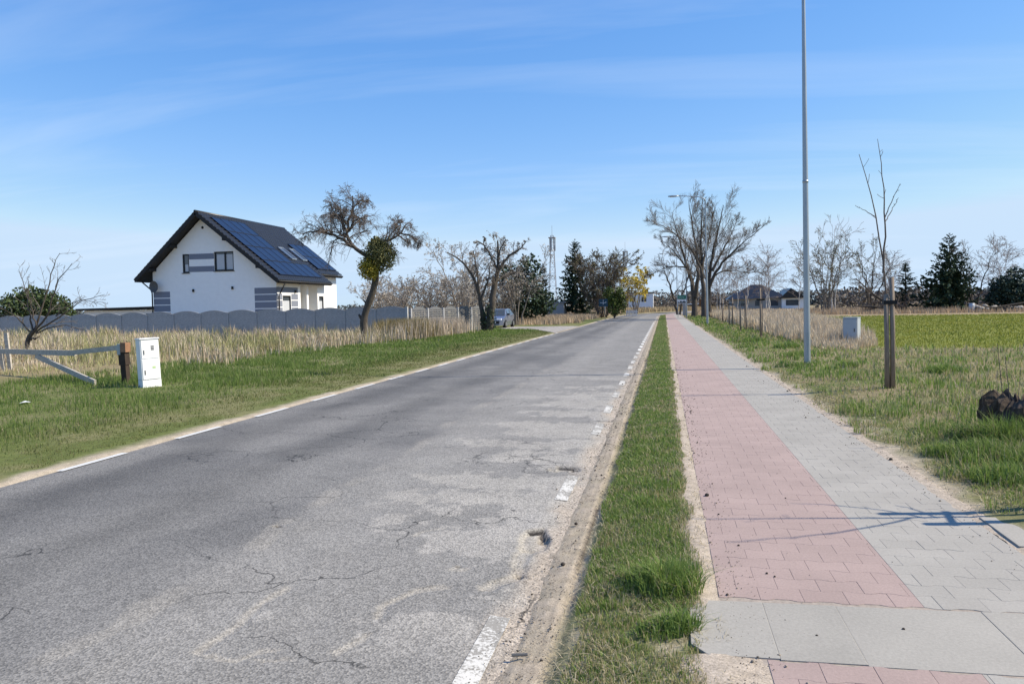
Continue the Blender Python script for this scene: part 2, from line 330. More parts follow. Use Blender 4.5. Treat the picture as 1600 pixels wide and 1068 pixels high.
for pts, wd, dep in (([(-2.42, 4.5), (-2.41, 4.1), (-2.44, 3.6)], .035, .006), ([(-2.42, 3.58), (-2.19, 3.57), (-2.05, 3.7)], .03, .004), ([(-1.9, 3.55), (-2.1, 3.57)], .02, .004),
                     ([(-1.4, 4.7), (-1.56, 4.62), (-1.70, 4.34), (-1.68, 4.2)], .035, .008), ([(-1.66, 3.9), (-1.72, 3.72)], .04, .004), ([(-1.42, 5.02), (-1.36, 5.06)], .05, .006), ([(-1.95, 5.75), (-1.9, 5.85), (-1.76, 6.0)], .025, .003),
                     ([(-1.12, 4.72), (-1.02, 4.95), (-1.0, 5.3), (-1.0, 5.6)], .055, .015), ([(-1.0, 5.6), (-1.03, 5.86)], .11, .03), ([(-1.16, 8.28), (-1.0, 8.33)], .09, .03),
                     ([(-3.2, 3.1), (-3.1, 3.9), (-3.08, 4.4), (-3.0, 4.9), (-3.15, 5.8), (-3.2, 7), (-3.1, 9), (-3.3, 12), (-3.2, 16), (-3.25, 22)], .1, 0)):
    m = seg(pts, wd); k = .62 if dep else .3*ss(.4, .6, ns[3])
    col = mixc3(col, SANDC, m*k*(.5+.7*ns[2])); dz -= m*dep
for pts, wd in (([(-1.08, 5.99), (-.98, 6.03), (-.95, 5.9), (-.95, 5.8)], .035), ([(-1.15, 8.42), (-1.02, 8.42), (-.98, 8.36)], .03), ([(-.97, 5.0), (-1.0, 5.02)], .03), ([(-1.35, 5.12), (-1.42, 5.1)], .015), ([(-3.14, 5.8), (-3.2, 5.86)], .02)):
    m = seg(pts, wd, .03); col = mixc3(col, (.025, .022, .02), m); dz -= m*.03
for k in range(9):  # pale smears across the right lane
    yy = [6.9, 7.6, 8.9, 9.7, 10.6, 11.4, 12.6, 14.0, 15.3][k]; xa = [-2.6, -2.2, -1.9, -2.4, -1.9, -2.2, -1.6, -1.9, -1.5][k]
    m = seg([(xa, yy+.1), (-1.5, yy), (-.9, yy+.12)], [.2, .3, .28, .25, .4, .3, .3, .4, .35][k], .22); col = mixc3(col, (.33, .308, .268), m*.8)
edge = np.minimum(X+7.0, -.77-X)
es = 1-ss(.0, .22, edge+(ns[1]-.5)*.3-(X > -3)*.02); col = mixc3(col, (.40, .335, .26), es*np.where(X > -3, .85, .6))
Z = RZ+dz-.025+.025*ss(0, .3, edge)+(ns[1]-.5)*.012*lane
XX = X+cxY(np.minimum(Y, 230))
road = obj('road', mesh('road', np.stack([XX, Y, Z], 1), Q=Q, col=col, smooth=True), M['asphalt']); tag(road, kind='structure')
def strip(x0, x1, y0, y1, z, n=6):
    V = []; 
    for i in range(n+1):
        y = y0+(y1-y0)*i/n; c = float(cxY(y)); V += [(x0+c, y, z), (x1+c, y, z)]
    return mesh('strip', V, Q=[(2*i, 2*i+1, 2*i+3, 2*i+2) for i in range(n)])
for k in range(26):
    y = 7.55+k*2.16; 
    if 49 < y < 63: continue
    obj('edge_dash', strip(-6.86, -6.765, y, y+1.1, RZ+.006), M['paint'], road)
for k in range(34):
    if k == 2: continue
    y = [3.05, 7.0][k] if k < 2 else 10.66+(k-3)*2.17
    gx = np.linspace(-1.01, -.89, 7); gy = np.linspace(y, y+(1.25 if k == 0 else 1.02), 24); X, Y, Q = grid(gx, gy)
    nz1 = fbm(X*3, Y*2.4, 2, 4); lane_ = ss(-3.35, -3.0, X+(nz1-.5)*.3); Z = RZ-.025+.025*ss(0, .3, -.77-X)+(nz1-.5)*.012*lane_+.005
    obj('edge_dash', mesh('edge_dash', np.stack([X, Y, Z], 1), Q=Q), M['paint_worn'] if k < 12 else M['paint'], road)
# side road
def side_lo(x): return np.interp(-np.asarray(x), [6.95, 9.3, 13, 30], [49.6, 54.8, 57, 58.5])
def side_hi(x): return np.interp(-np.asarray(x), [6.95, 9, 12, 30], [64.5, 62.4, 61.9, 63.5])
sxs = np.concatenate([np.linspace(-30, -13, 8), np.linspace(-12.5, -6.95, 24)]); tt = np.linspace(0, 1, 5)
X = np.repeat(sxs[None], 5, 0); Y = side_lo(sxs)[None]+(side_hi(sxs)-side_lo(sxs))[None]*tt[:, None]; i_ = (np.arange(4)[:, None]*len(sxs)+np.arange(len(sxs)-1)[None]).ravel(); m_ = len(sxs)
me = mesh('side_road', np.stack([X.ravel(), Y.ravel(), gz(X.ravel())+.018], 1), Q=np.stack([i_, i_+1, i_+m_+1, i_+m_], 1), col=lerp3((.27, .25, .22), (.36, .33, .29), fbm(X.ravel(), Y.ravel(), 5)))
tag(obj('side_road', me, M['asphalt']), kind='structure')
# ------------------------------------------------------------------ path with pavers
PX0, PXM, PX1 = .3, 1.4, 2.32
path = obj('path', strip(PX0, PX1, 3.7, 60, -.0025, 1), M['sand_bed'])
obj('bedding', strip(.47, PX1, -2, 3.7, -.0025, 1), M['sand_bed'], path); tag(path, kind='structure')
obj('far_paving', strip(PX0, PXM, 60, 225, 0, 40), M['paver_red'], path); obj('far_paving', strip(PXM, PX1, 60, 225, 0, 40), M['paver_grey'], path)
BL, BP, BA = .24, .18, .009
def trap(x):   # +1 near block ends, -1 mid block, period BL
    t = np.abs(((x/BL+.5) % 1)-.5)*2     # 0 at centre .. 1 at ends
    return np.clip((t-.5)*6, -1, 1)
def block(xa, xb, ph, g=.0009):
    """outline of a block between xa and xb in a row whose block ends lie at ph"""
    kn = sorted({xa+g, xb-g} | {x for k in range(-60, 60) for x in (ph+BL*(k+.5)/1+o for o in (-.08, -.04, .04, .08)) if xa+g < x < xb-g})
    up = [(x, BP/2-g+BA*float(trap(x-ph-BL/2))) for x in kn]; lo = [(x, -BP/2+g-BA*float(trap(x-ph-BL/2))) for x in kn]
    return lo+up[::-1]
def prism(ol, z0, z1, bev=.0015):
    n = len(ol); c = np.mean(ol, 0); V = [(x, y, z0) for x, y in ol]+[(x, y, z1-bev*.6) for x, y in ol]+[(c[0]+(x-c[0])*(1-bev/.1), c[1]+(y-c[1])*(1-bev/.08), z1) for x, y in ol]
    F = [[i, (i+1) % n, n+(i+1) % n, n+i] for i in range(n)]+[[n+i, n+(i+1) % n, 2*n+(i+1) % n, 2*n+i] for i in range(n)]+[[2*n+i for i in range(n)]]
    return V, F
def row_blocks(ph, x0, x1):
    o = []; x = ph-BL*math.ceil((ph-x0)/BL)
    while x < x1-.012:
        a, b = max(x, x0), min(x+BL, x1); x += BL
        if b-a > .02: o.append((a, b))
    return o
fullm = {}
stV = {'paver_red': ([], []), 'paver_grey': ([], [])}
def lay(y0, y1, off, single_until, xlo=PX0):
    j = 0; y = y0+BP/2
    while y < y1:
        ph = off+(BL/2 if j % 2 else 0)
        for x0, x1, mn in ((xlo, PXM, 'paver_red'), (PXM, PX1, 'paver_grey')):
            for a, b in row_blocks(ph, x0, x1):
                rz = rng.normal(0, .001); dzv = abs(rng.normal(0, .0007))
                if y < single_until:
                    key = (mn, round(a-ph, 3) if b-a < BL-.001 else 'full', round(b-a, 3))
                    if key not in fullm:
                        ol = [(px-(a+b)/2, py) for px, py in block(a, b, ph)]; V, F = prism(ol, -.06, 0); fullm[key] = mesh('paver', V, F=F); fullm[key].materials.append(M[mn])
                    o = obj('paver', fullm[key], None, path, ((a+b)/2, y, dzv)); o.rotation_euler = (rng.normal(0, .002), rng.normal(0, .002), rz)
                else:
                    V, F = prism(block(a, b, ph), -.03, 0); SV, SF = stV[mn]; n = len(SV); SV += [(vx, vy+y, vz+dzv) for vx, vy, vz in V]; SF += [[n+i for i in f] for f in F]
        y += BP; j += 1
lay(2.3, 3.74, .1, 9, .47)
lay(4.52, 60, .05, 9.6)
for mn, (SV, SF) in stV.items(): tag(obj('distant_pavers', mesh('distant_pavers', SV, F=SF), M[mn], path), kind='stuff')
for a, b in ((.12, .5315), (.533, .922), (.9235, 1.672), (1.6735, 2.4)):          # concrete slab band
    t0 = 4.44+a*.035; t1 = 4.44+b*.035; ol = [(a, 3.745), (b, 3.755), (b, t1), (a, t0)]
    if a < .2: ol = [(.2, 3.745), (b, 3.755), (b, t1), (.22, t0), (.13, t0-.12), (.12, 3.86)]
    V, F = prism(ol, -.10, .004+rng.normal(0, .001)); obj('slab', mesh('slab', V, F=F), M['slab'], path)
V, F = prism([(2.36, 5.72), (3.3, 5.75), (3.3, 6.5), (2.38, 6.45)], -.05, .012); sl2 = obj('concrete_slab', mesh('concrete_slab', V, F=F), M['slab']); tag(sl2, 'flat grey concrete slab lying beside the path at right edge', 'slab')
def ysample(n, y0, y1, p=1.0):
    u = rng.uniform(0, 1, n)
    if abs(p-1) < 1e-6: return y0*(y1/y0)**u
    a = 1-p; return (y0**a+u*(y1**a-y0**a))**(1/a)
def drift(name, label, y0, y1, xo, xi, sgn, amp, seed, kk=9):
    yy = np.array(yrows(y0, y1, 1.2, .02)); t = np.linspace(0, 1, kk); inn = xi+sgn*amp*(1.5*fbm(yy*0+seed, yy*1.7, seed)-.6)+sgn*.03*(vn(yy*0, yy*14, seed+3)-.5)
    X = xo+(inn-xo)[:, None]*t[None]; Y = np.repeat(yy[:, None], kk, 1); nn_ = fbm(X*9, Y*9, seed+5, 3); Z = -.022+.028*ss(0, .55, t)[None]-.010*ss(.6, 1, t)[None]+(nn_-.5)*.007*(1-t[None])
    n_ = len(yy); i = (np.arange(n_-1)[:, None]*kk+np.arange(kk-1)[None]).ravel(); Q = np.stack([i, i+1, i+kk+1, i+kk], 1)
    if sgn < 0: Q = Q[:, ::-1]
    c = lerp3((.37, .31, .24), (.43, .365, .29), nn_.ravel()); o = obj(name, mesh(name, np.stack([X.ravel(), Y.ravel(), Z.ravel()], 1), Q=Q, col=c, smooth=True), M['ground']); return tag(o, label, 'sand', kind='stuff')
drift('sand_drift', 'thin sand drift over the left edge of the red paving', 4.36, 60, .05, .31, 1, .085, 5)
drift('sand_drift', 'thin sand drift over the right edge of the grey paving', 4.6, 60, 2.6, 2.3, -1, .12, 8)
drift('sand_drift', 'sand heaped below the concrete slab beside the last red pavers', 2.2, 3.75, -.05, .5, 1, .1, 11)
def gravel(name, label, P, r, c):
    n = len(P); base = np.array([[1,0,0],[-1,0,0],[0,1,0],[0,-1,0],[0,0,1],[0,0,-1.]]); jit = rng.uniform(.6, 1.3, (n, 6, 1)); a = rng.uniform(0, 6.28, n); ca, sa = np.cos(a)[:, None], np.sin(a)[:, None]
    B = base[None]*jit*r[:, None, None]*np.array([1, .8, .6]); V = np.stack([B[..., 0]*ca-B[..., 1]*sa, B[..., 0]*sa+B[..., 1]*ca, B[..., 2]], 2)+P[:, None]
    T = (np.arange(n)[:, None, None]*6+np.array([[0,2,4],[2,1,4],[1,3,4],[3,0,4],[2,0,5],[1,2,5],[3,1,5],[0,3,5]])[None]).reshape(-1, 3)
    return tag(obj(name, mesh(name, V.reshape(-1, 3), T=T, col=np.repeat(c, 6, 0)), M['ground']), label, 'gravel', kind='stuff')
n = 5200; Y = ysample(n, 2.6, 30, 1.5); w3 = rng.uniform(0, 1, n); X = np.where(w3 < .62, rng.normal(-.74, .13, n), np.where(w3 < .8, .3+rng.exponential(.1, n), 2.32-rng.exponential(.12, n)+.12))
k = (X > -1.3) & (X < 2.6); X, Y = X[k], Y[k]; n = len(X); r = rng.uniform(.002, .006, n)*(1+(rng.uniform(0, 1, n) < .05)*1.2)*np.clip(Y/6, 1, 2.2)
zz = np.where(X < -.45, np.interp(X, [-1.3, -1.05, -.77, -.5], [-.098, -.1, -.108, -.085]), .004)
gravel('loose_gravel', 'loose grit and crumbs along the road shoulder and path edges', np.stack([X, Y, zz+r*.2], 1), r, lerp3((.06, .05, .042), (.36, .31, .25), rng.uniform(0, 1, n)**1.3))
# ------------------------------------------------------------------ grass
def blades(name, P, hgt, wid, colr, lean=.5, flat2=False, mat_='blade', droop=.5):
    n = len(P); az = rng.uniform(0, 2*np.pi, n); d = np.stack([np.cos(az), np.sin(az), np.zeros(n)], 1); s = np.stack([-np.sin(az), np.cos(az), np.zeros(n)], 1)
    ln = (np.abs(rng.normal(0, lean, n))*hgt)[:, None]; up = np.array([0, 0, 1.])
    w2 = (wid/2)[:, None]; hg = hgt[:, None]
    if flat2:
        V = np.stack([P-s*w2, P+s*w2, P+d*ln+up*hg], 1).reshape(-1, 3); k = 3; T = np.arange(n*3).reshape(-1, 3); Q = None
    else:
        mid = P+d*ln*.35+up*hg*.6; tip = P+d*ln+up*hg*(1-.25*np.clip(ln/np.maximum(hg, .01), 0, 1)*droop)
        V = np.stack([P-s*w2, P+s*w2, mid-s*w2*.75, mid+s*w2*.75, tip], 1).reshape(-1, 3); k = 5; b = np.arange(n)[:, None]*5
        Q = b+np.array([[0, 1, 3, 2]]); T = b+np.array([[2, 3, 4]])
    cc = np.repeat(colr, k, 0)
    return obj(name, mesh(name, V, Q=Q, T=T, col=cc), M[mat_])
G1, G2, G3, D1, D2 = (.165, .25, .055), (.25, .325, .075), (.1, .17, .042), (.46, .40, .25), (.29, .26, .11)
def gcol(n, t, seed=None):
    """t: dryness 0..1 per blade"""
    a = lerp3(G1, G2, rng.uniform(0, 1, n)); a = mixc3(a, G3, rng.uniform(0, .6, n)); dr = lerp3(D2, D1, rng.uniform(0, 1, n))
    k = (rng.uniform(0, 1, n) < t).astype(float)
    return a*(1-k[:, None])+dr*k[:, None]
def wpx(Y, w): return np.maximum(w, Y/768*.75)
# verge between the road and the path
n = 150000; Y = ysample(n, 2.3, 115, 1.25); X = rng.uniform(-.56, .27, n)
nn = fbm(X*2.5, Y*2.5, 31); left = -.5+(fbm(X*0+3, Y*1.5, 8)-.5)*.16; right = .2+(fbm(X*0, Y*2.2, 12)-.5)*.16-.5*ss(4.2, 3.6, Y)*0
keep = (X > left) & (X < right) & (rng.uniform(0, 1, n) < np.where(Y < 4.3, ss(.35, .65, nn)*.55+.12, .6+ss(.3, .5, nn)))
X, Y, nn = X[keep], Y[keep], nn[keep]; n = len(X)
mid = 1-np.abs((X+.15)/.42)**2
hg = (.028+.04*fbm(X*1.2, Y*.8, 33)*np.clip(mid+.45, .3, 1))*rng.uniform(.4, 1.5, n)
dryv = np.clip(.18+.45*ss(.05, .25, X)+.4*(Y < 4.3)+.4*ss(.46, .36, nn), 0, .85)
hg = np.where(Y < 4.3, hg*.7, hg*.88)
P = np.stack([X+cxY(Y), Y, gz(X)-.004], 1)
tag(blades('verge_grass', P, hg, wpx(Y, .005)*rng.uniform(.7, 1.3, n), gcol(n, dryv), .55), 'strip of short green grass between the road and the paved path', 'grass', kind='stuff')
n = 26000; Y = ysample(n, 2.4, 45, 1.3); sd_ = rng.uniform(0, 1, n) < .5; X = np.where(sd_, rng.uniform(-.58, .3, n), 2.4+rng.exponential(1.3, n))
k = (fbm(X*3, Y*3, 91) > .42) & ~((X > 2.33) & (X < 3.32) & (Y > 5.68) & (Y < 6.52)); X, Y = X[k], Y[k]; n = len(X)
tag(blades('dead_thatch', np.stack([X, Y, gz(X)+.006], 1), rng.uniform(.008, .03, n), wpx(Y, .004)*rng.uniform(.6, 1.1, n), lerp3((.3, .25, .15), (.55, .48, .34), rng.uniform(0, 1, n)), 3.0, mat_='straw'), 'flattened dead straw lying among the verge grass', 'dry grass', kind='stuff')
def tufts(specs, name, label, dens=1.0):
    PP, HH, WW, CC = [], [], [], []
    for x, y, r, h, k, dr in specs:
        a = rng.uniform(0, 6.283, k); q = r*np.sqrt(rng.uniform(0, 1, k)); px = x+q*np.cos(a); py = y+q*np.sin(a)
        PP.append(np.stack([px, py, gz(px)-.005], 1)); HH.append(h*rng.uniform(.45, 1.1, k)*(1-.45*q/r)); WW.append(wpx(py, .007)*rng.uniform(.7, 1.2, k)); CC.append(gcol(k, np.full(k, dr)))
    return tag(blades(name, np.concatenate(PP), np.concatenate(HH), np.concatenate(WW), np.concatenate(CC), .75), label, 'grass', kind='stuff')
tufts([(.02, 4.62, .2, .26, 700, .06), (-.1, 4.75, .16, .2, 350, .1), (.06, 4.05, .11, .17, 420, .02), (-.05, 4.0, .12, .12, 250, .1), (.12, 4.9, .12, .15, 200, .15), (-.15, 6.6, .2, .12, 300, .05), (-.2, 9, .25, .13, 300, .1)],
      'long_grass_tufts', 'long green grass tufts hanging over the broken slab edge')
# left verge, mown
n = 170000; Y = ysample(n, 5.5, 62, 1.25); X = -7.0-rng.uniform(0, 1, n)**1.1*np.where(Y < 16, 17, 9)
nn = fbm(X*.9, Y*.9, 41); n4 = fbm(X*3, Y*3, 44)
lim = -7.05-(fbm(X*0, Y*1.4, 15)-.2)*.5
keep = (X < lim) & (rng.uniform(0, 1, n) < .35+ss(.25, .55, nn)) & (X > -24) & ~((Y > side_lo(X)) & (Y < side_hi(X)))
X, Y, nn, n4 = X[keep], Y[keep], nn[keep], n4[keep]; n = len(X)
far = ss(-7.4, -9.6, X+(nn-.5)*1.2)
hg = (.02+.02*n4+far*(.03+.09*ss(.4, .7, nn)))*rng.uniform(.6, 1.4, n)
P = np.stack([X, Y, gz(X)-.004], 1)
c = gcol(n, np.clip(.06+.2*(1-far)+.3*(nn < .33), 0, .9)); c = mixc3(c, (.16, .14, .05), (1-far)*.6)*.82
tag(blades('roadside_lawn', P, hg, wpx(Y, .007)*rng.uniform(.7, 1.3, n), c, .5, flat2=True), 'mown green and brownish grass on the left roadside', 'grass', kind='stuff')
# right verge
n = 190000; Y = ysample(n, 3.6, 100, 1.1); X = 2.36+rng.uniform(0, 1, n)**1.1*np.where(Y < 30, np.clip(Y*.75, 3.0, 24), 14)
nn = fbm(X*.9, Y*.9, 51); n4 = fbm(X*2.8, Y*2.8, 54)
lim = 2.42+(fbm(X*0, Y*1.1, 55)-.3)*.5+.7*np.exp(-((Y-4.6)/1.0)**2)
keep = (X > lim) & (rng.uniform(0, 1, n) < .25+ss(.25, .55, n4)) & ((X < fieldL(np.maximum(Y, 29))+.3) | (Y < 28.6)) & ~((X > 2.33) & (X < 3.32) & (Y > 5.68) & (Y < 6.52))
X, Y, nn, n4 = X[keep], Y[keep], nn[keep], n4[keep]; n = len(X)
tuft = ss(.52, .7, n4)
hg = (.035+.13*tuft+.05*ss(2.5, 3.4, X)*nn)*rng.uniform(.5, 1.35, n)
P = np.stack([X+cxY(Y), Y, gz(X)-.004], 1)
drr = np.clip(.42+.45*ss(.45, .6, nn)-.35*tuft+.25*(X < 2.8)+.15*ss(4, 6, X)-.25*(X < 4)*(Y > 16), .05, .9)
tag(blades('path_side_grass', P, hg, wpx(Y, .007)*rng.uniform(.7, 1.3, n), gcol(n, drr), .6), 'mixed green and dry grass along the right side of the path', 'grass', kind='stuff')
tufts([(3.2, 8.6, .3, .3, 900, .08), (3.0, 7.6, .28, .25, 800, .05), (3.6, 9.25, .3, .46, 1100, .1), (3.95, 9.2, .35, .46, 1200, .12), (3.45, 9.5, .25, .35, 500, .15), (3.5, 8.2, .3, .28, 700, .1), (3.45, 7.2, .25, .24, 600, .3), (3.75, 8.9, .3, .3, 600, .1), (2.95, 8.9, .25, .22, 500, .1), (2.75, 7.9, .2, .15, 350, .25), (3.3, 6.85, .3, .16, 500, .15), (2.95, 6.9, .25, .09, 400, .3), (3.1, 7.3, .3, .1, 500, .25), (2.8, 7.3, .2, .07, 250, .4),
       (6.1, 18.5, .45, .32, 700, .0), (4.3, 19.6, .25, .25, 300, .1), (3.4, 20.2, .4, .2, 400, .1), (4.0, 24, .6, .25, 500, .1), (3.6, 33, .5, .3, 400, .1), (4.2, 28, .5, .3, 400, .05)], 'grass_tussocks', 'lush green grass tussocks around the stump and beyond it')
# tall dry grass, left meadow
n = 150000; Y = rng.uniform(16.5, 46, n); X = rng.uniform(-47, -11.8, n)
nn = fbm(X*.25, Y*.25, 61); n4 = fbm(X*1.1, Y*1.1, 64)
front = np.interp(X, [-47, -21, -16, -14.2, -11.8], [24, 20.5, 17.0, 17.6, 30])
bx = np.interp(Y, [17, 20, 25, 35, 46], [-13.4, -13.8, -14.2, -13.6, -13.6])
keep = (Y > front+(n4-.5)*3) & (X < bx+(n4-.5)*1.6) & (Y < 44.7) & (X/Y > -1.15) & (rng.uniform(0, 1, n) < .12+ss(.38, .6, fbm(X*.7, Y*.7, 66)))
X, Y, nn, n4 = X[keep], Y[keep], nn[keep], n4[keep]; n = len(X); 
hg = .8*(.12+.5*ss(.3, .7, nn)+.5*ss(.3, .7, n4))*rng.uniform(.25, 1.35, n)*(.2+.8*ss(0, 9, Y-front[keep]+n4*3))
S1, S2, S3 = (.60, .52, .40), (.46, .37, .25), (.31, .31, .13)
c = lerp3(S1, S2, rng.uniform(0, 1, n)); c = mixc3(c, S3, (rng.uniform(0, 1, n) < .15+.75*ss(.55, .35, fbm(X*.5, Y*.5, 67)))*.9); c = mixc3(c, (.3, .22, .14), (rng.uniform(0, 1, n) < .25*ss(.45, .6, fbm(X*.4, Y*.4, 69)))*.8)
tag(blades('dry_meadow_grass', np.stack([X, Y, gz(X)-.01], 1), hg, wpx(Y, .008)*rng.uniform(.6, 1.2, n), c, .5, mat_='straw'), 'tall straw coloured dry grass in front of the concrete fence', 'dry grass', kind='stuff')
n = 9000; X = np.concatenate([rng.normal(-14.4, .7, n//2), rng.normal(-13.6, .45, n-n//2)]); Y = np.concatenate([rng.normal(41.5, 1.3, n//2), rng.normal(44.5, 3, n-n//2)])
hg = np.where(np.arange(n) < n//2, 1.15, 1.1)*rng.uniform(.5, 1.1, n); c = np.where((np.arange(n) < n//2)[:, None], np.array([[.25, .2, .09]]), np.array([[.5, .42, .33]]))*rng.uniform(.7, 1.2, (n, 1))
tag(blades('reed_clumps', np.stack([X, Y, gz(X)], 1), hg, wpx(Y, .01)*.8, c, .22, mat_='straw'), 'taller brown and pale reed clumps near the fence corner', 'dry grass', kind='stuff')
# tall dry grass, right wedge and background bands
n = 60000; Y = rng.uniform(27, 104, n)**1.0; X = 4.6+rng.uniform(0, 1, n)*(fieldL(Y)-4.2+ss(28, 30, Y))
n4 = fbm(X*.9, Y*.9, 71); keep = (rng.uniform(0, 1, n) < .2+ss(.3, .5, n4)) & (X > 5.2+(n4-.5)*1.5-ss(40, 60, Y)*.2)
X, Y, n4 = X[keep], Y[keep], n4[keep]; n = len(X); hg = (.45+.5*n4)*rng.uniform(.4, 1.25, n)*ss(26, 36, Y)**.5
c = lerp3((.64, .54, .4), (.5, .4, .27), rng.uniform(0, 1, n))
tag(blades('dry_grass_by_field', np.stack([X, Y, gz(X)], 1), hg, wpx(Y, .009)*rng.uniform(.7, 1.3, n), c, .25, mat_='straw'), 'tall pale dry grass between the stakes and the green field', 'dry grass', kind='stuff')
n = 70000; Y = np.concatenate([rng.uniform(98, 128, n//2), rng.uniform(66, 150, n-n//2)]); X = np.concatenate([rng.uniform(5, 75, n//2), np.zeros(n-n//2)])
Y2 = Y[n//2:]; X[n//2:] = -7.6-rng.uniform(0, 1, n-n//2)**1.0*16
k2 = np.ones(n, bool); k2[n//2:] = (X[n//2:] < -8.3-(fbm(Y2*.3, Y2*0, 3)-.5)*3-ss(66, 75, Y2)*0) & ((Y2 > 67))
X, Y = X[k2], Y[k2]; n = len(X); hg = (.3+.55*fbm(X*.5, Y*.5, 77))*rng.uniform(.5, 1.2, n)*np.where(X > 0, 1.15, 1)
c = lerp3((.52, .41, .29), (.42, .31, .2), rng.uniform(0, 1, n))
tag(blades('distant_dry_grass', np.stack([X+np.where(X < 0, cxY(Y)*0, 0), Y, X*0], 1), hg, wpx(Y, .01)*1.2, c, .25, flat2=True, mat_='straw'), 'reddish tan dry grass in the background beyond side road and field', 'dry grass', kind='stuff')
n = 14000; Y = rng.uniform(140, 210, n); X = rng.uniform(-22, 14, n); keep = (X < cxY(Y)-9) | (X > cxY(Y)+4); keep &= (Y > 150); X, Y = X[keep], Y[keep]; n = len(X)
tag(blades('verge_beyond_bend', np.stack([X, Y, X*0], 1), rng.uniform(.4, 1.2, n), wpx(Y, .01)*1.3, lerp3((.45, .36, .22), (.36, .27, .16), rng.uniform(0, 1, n)), .25, flat2=True, mat_='straw'), 'pale dry grass at the far bend of the road', 'dry grass', kind='stuff')
# green crop
n = 60000; Y = ysample(n, 28.6, 88.5, .6); X = fieldL(Y)+rng.uniform(0, 1, n)*(Y*.85-fieldL(Y)+4); n4 = fbm(X*.6, Y*.6, 81)
c = lerp3((.16, .20, .03), (.25, .25, .05), ss(.3, .7, fbm(X*.15, Y*.4, 83))*.6+.4*rng.uniform(0, 1, n))
tag(blades('green_crop', np.stack([X, Y, X*0], 1), rng.uniform(.05, .12, n), wpx(Y, .012)*1.2, c, .6, flat2=True), 'young green cereal crop covering the field at right', 'crop', kind='stuff')
# ------------------------------------------------------------------ trees
def tubes(P, Rr, k):
    B, n, _ = P.shape; t = np.gradient(P, axis=1); t /= np.linalg.norm(t, axis=2, keepdims=True)+1e-9
    m = t.mean(1); ref = np.cross(m, np.array([0, 0, 1.])); bad = np.linalg.norm(ref, axis=1) < .2; ref[bad] = np.cross(m[bad], np.array([1., 0, 0]))
    u = ref[:, None]-(ref[:, None]*t).sum(2, keepdims=True)*t; u /= np.linalg.norm(u, axis=2, keepdims=True)+1e-9; v = np.cross(t, u)
    a = 2*np.pi*np.arange(k)/k
    V = P[:, :, None]+Rr[:, :, None, None]*(np.cos(a)[None, None, :, None]*u[:, :, None]+np.sin(a)[None, None, :, None]*v[:, :, None])
    b = (np.arange(B)*n*k)[:, None, None]; i = (np.arange(n-1)*k)[None, :, None]; j = np.arange(k)[None, None]; j2 = (j+1) % k
    Q = np.stack(np.broadcast_arrays(b+i+j, b+i+j2, b+i+k+j2, b+i+k+j), -1).reshape(-1, 4)
    return V.reshape(-1, 3), Q
def resample(pts, n):
    pts = np.array(pts, float); d = np.r_[0, np.cumsum(np.linalg.norm(np.diff(pts, axis=0), axis=1))]; s = np.linspace(0, d[-1], n)
    # smooth: catmull-like through np.interp on dense points
    out = np.stack([np.interp(s, d, pts[:, i]) for i in range(3)], 1)
    for _ in range(2): out[1:-1] = (out[:-2]+2*out[1:-1]+out[2:])/4
    return out
def kids(P, Rr, num, t0, t1, lo, hi, alo, ahi, npts, ratio=.6, up=0., wig=.15, rmin=.004, shape=.5, tip=.35, rel=True, out=None):
    B, n, _ = P.shape; Lp = np.linalg.norm(np.diff(P, axis=1), axis=2).sum(1)
    t = (t0+(t1-t0)*((np.arange(num)[None]+rng.uniform(0, 1, (B, num)))/num)).ravel(); bi = np.repeat(np.arange(B), num)
    f = t*(n-1); i0 = np.minimum(f.astype(int), n-2); fr = (f-i0)[:, None]
    p = P[bi, i0]*(1-fr)+P[bi, i0+1]*fr; d = P[bi, i0+1]-P[bi, i0]; d /= np.linalg.norm(d, axis=1, keepdims=True)+1e-9
    r0 = (Rr[bi, i0]*(1-fr[:, 0])+Rr[bi, i0+1]*fr[:, 0])*ratio
    q = rng.normal(0, 1, p.shape); q -= (q*d).sum(1, keepdims=True)*d; q /= np.linalg.norm(q, axis=1, keepdims=True)+1e-9
    a = rng.uniform(alo, ahi, len(t))[:, None]; d = np.cos(a)*d+np.sin(a)*q
    ln = rng.uniform(lo, hi, len(t))*(Lp[bi] if rel else 1)*(1-shape*t); st = (ln/(npts-1))[:, None]
    out_ = [p]; w0 = rng.normal(0, wig, d.shape)
    for j in range(npts-1):
        w0 = .5*w0+rng.normal(0, wig, d.shape); d = d+w0+np.array([0, 0, up]); d /= np.linalg.norm(d, axis=1, keepdims=True)+1e-9; p = p+d*st; out_.append(p)
    Pc = np.stack(out_, 1); Rc = np.maximum(r0[:, None]*np.linspace(1, tip, npts)[None], rmin)
    return Pc, Rc
def quads(Cn, sz, flat=0):
    n = len(Cn); a = rng.normal(0, 1, (n, 3)); a[:, 2] *= (1-flat); a /= np.linalg.norm(a, axis=1, keepdims=True); b = rng.normal(0, 1, (n, 3)); b -= (a*b).sum(1, keepdims=True)*a; b /= np.linalg.norm(b, axis=1, keepdims=True)
    s = (sz*rng.uniform(.6, 1.3, n) if np.isscalar(sz) else sz)[:, None]
    V = np.stack([Cn-a*s, Cn-b*s*.6, Cn+a*s, Cn+b*s*.6], 1).reshape(-1, 3); return V, np.arange(n*4).reshape(-1, 4)
def join(parts):
    V, Q, o = [], [], 0
    for v, q in parts: V.append(v); Q.append(q+o); o += len(v)
    return np.concatenate(V), np.concatenate(Q)
def ppath(pts, n, r0, r1):
    P = resample(pts, n)[None]; return P, np.linspace(r0, r1, n)[None]
def put(root, name, parts, m, smooth=True, kind=None):
    V, Q = join(parts); o = obj(name, mesh(name, V, Q=Q, smooth=smooth), M[m], root); return tag(o, kind=kind)
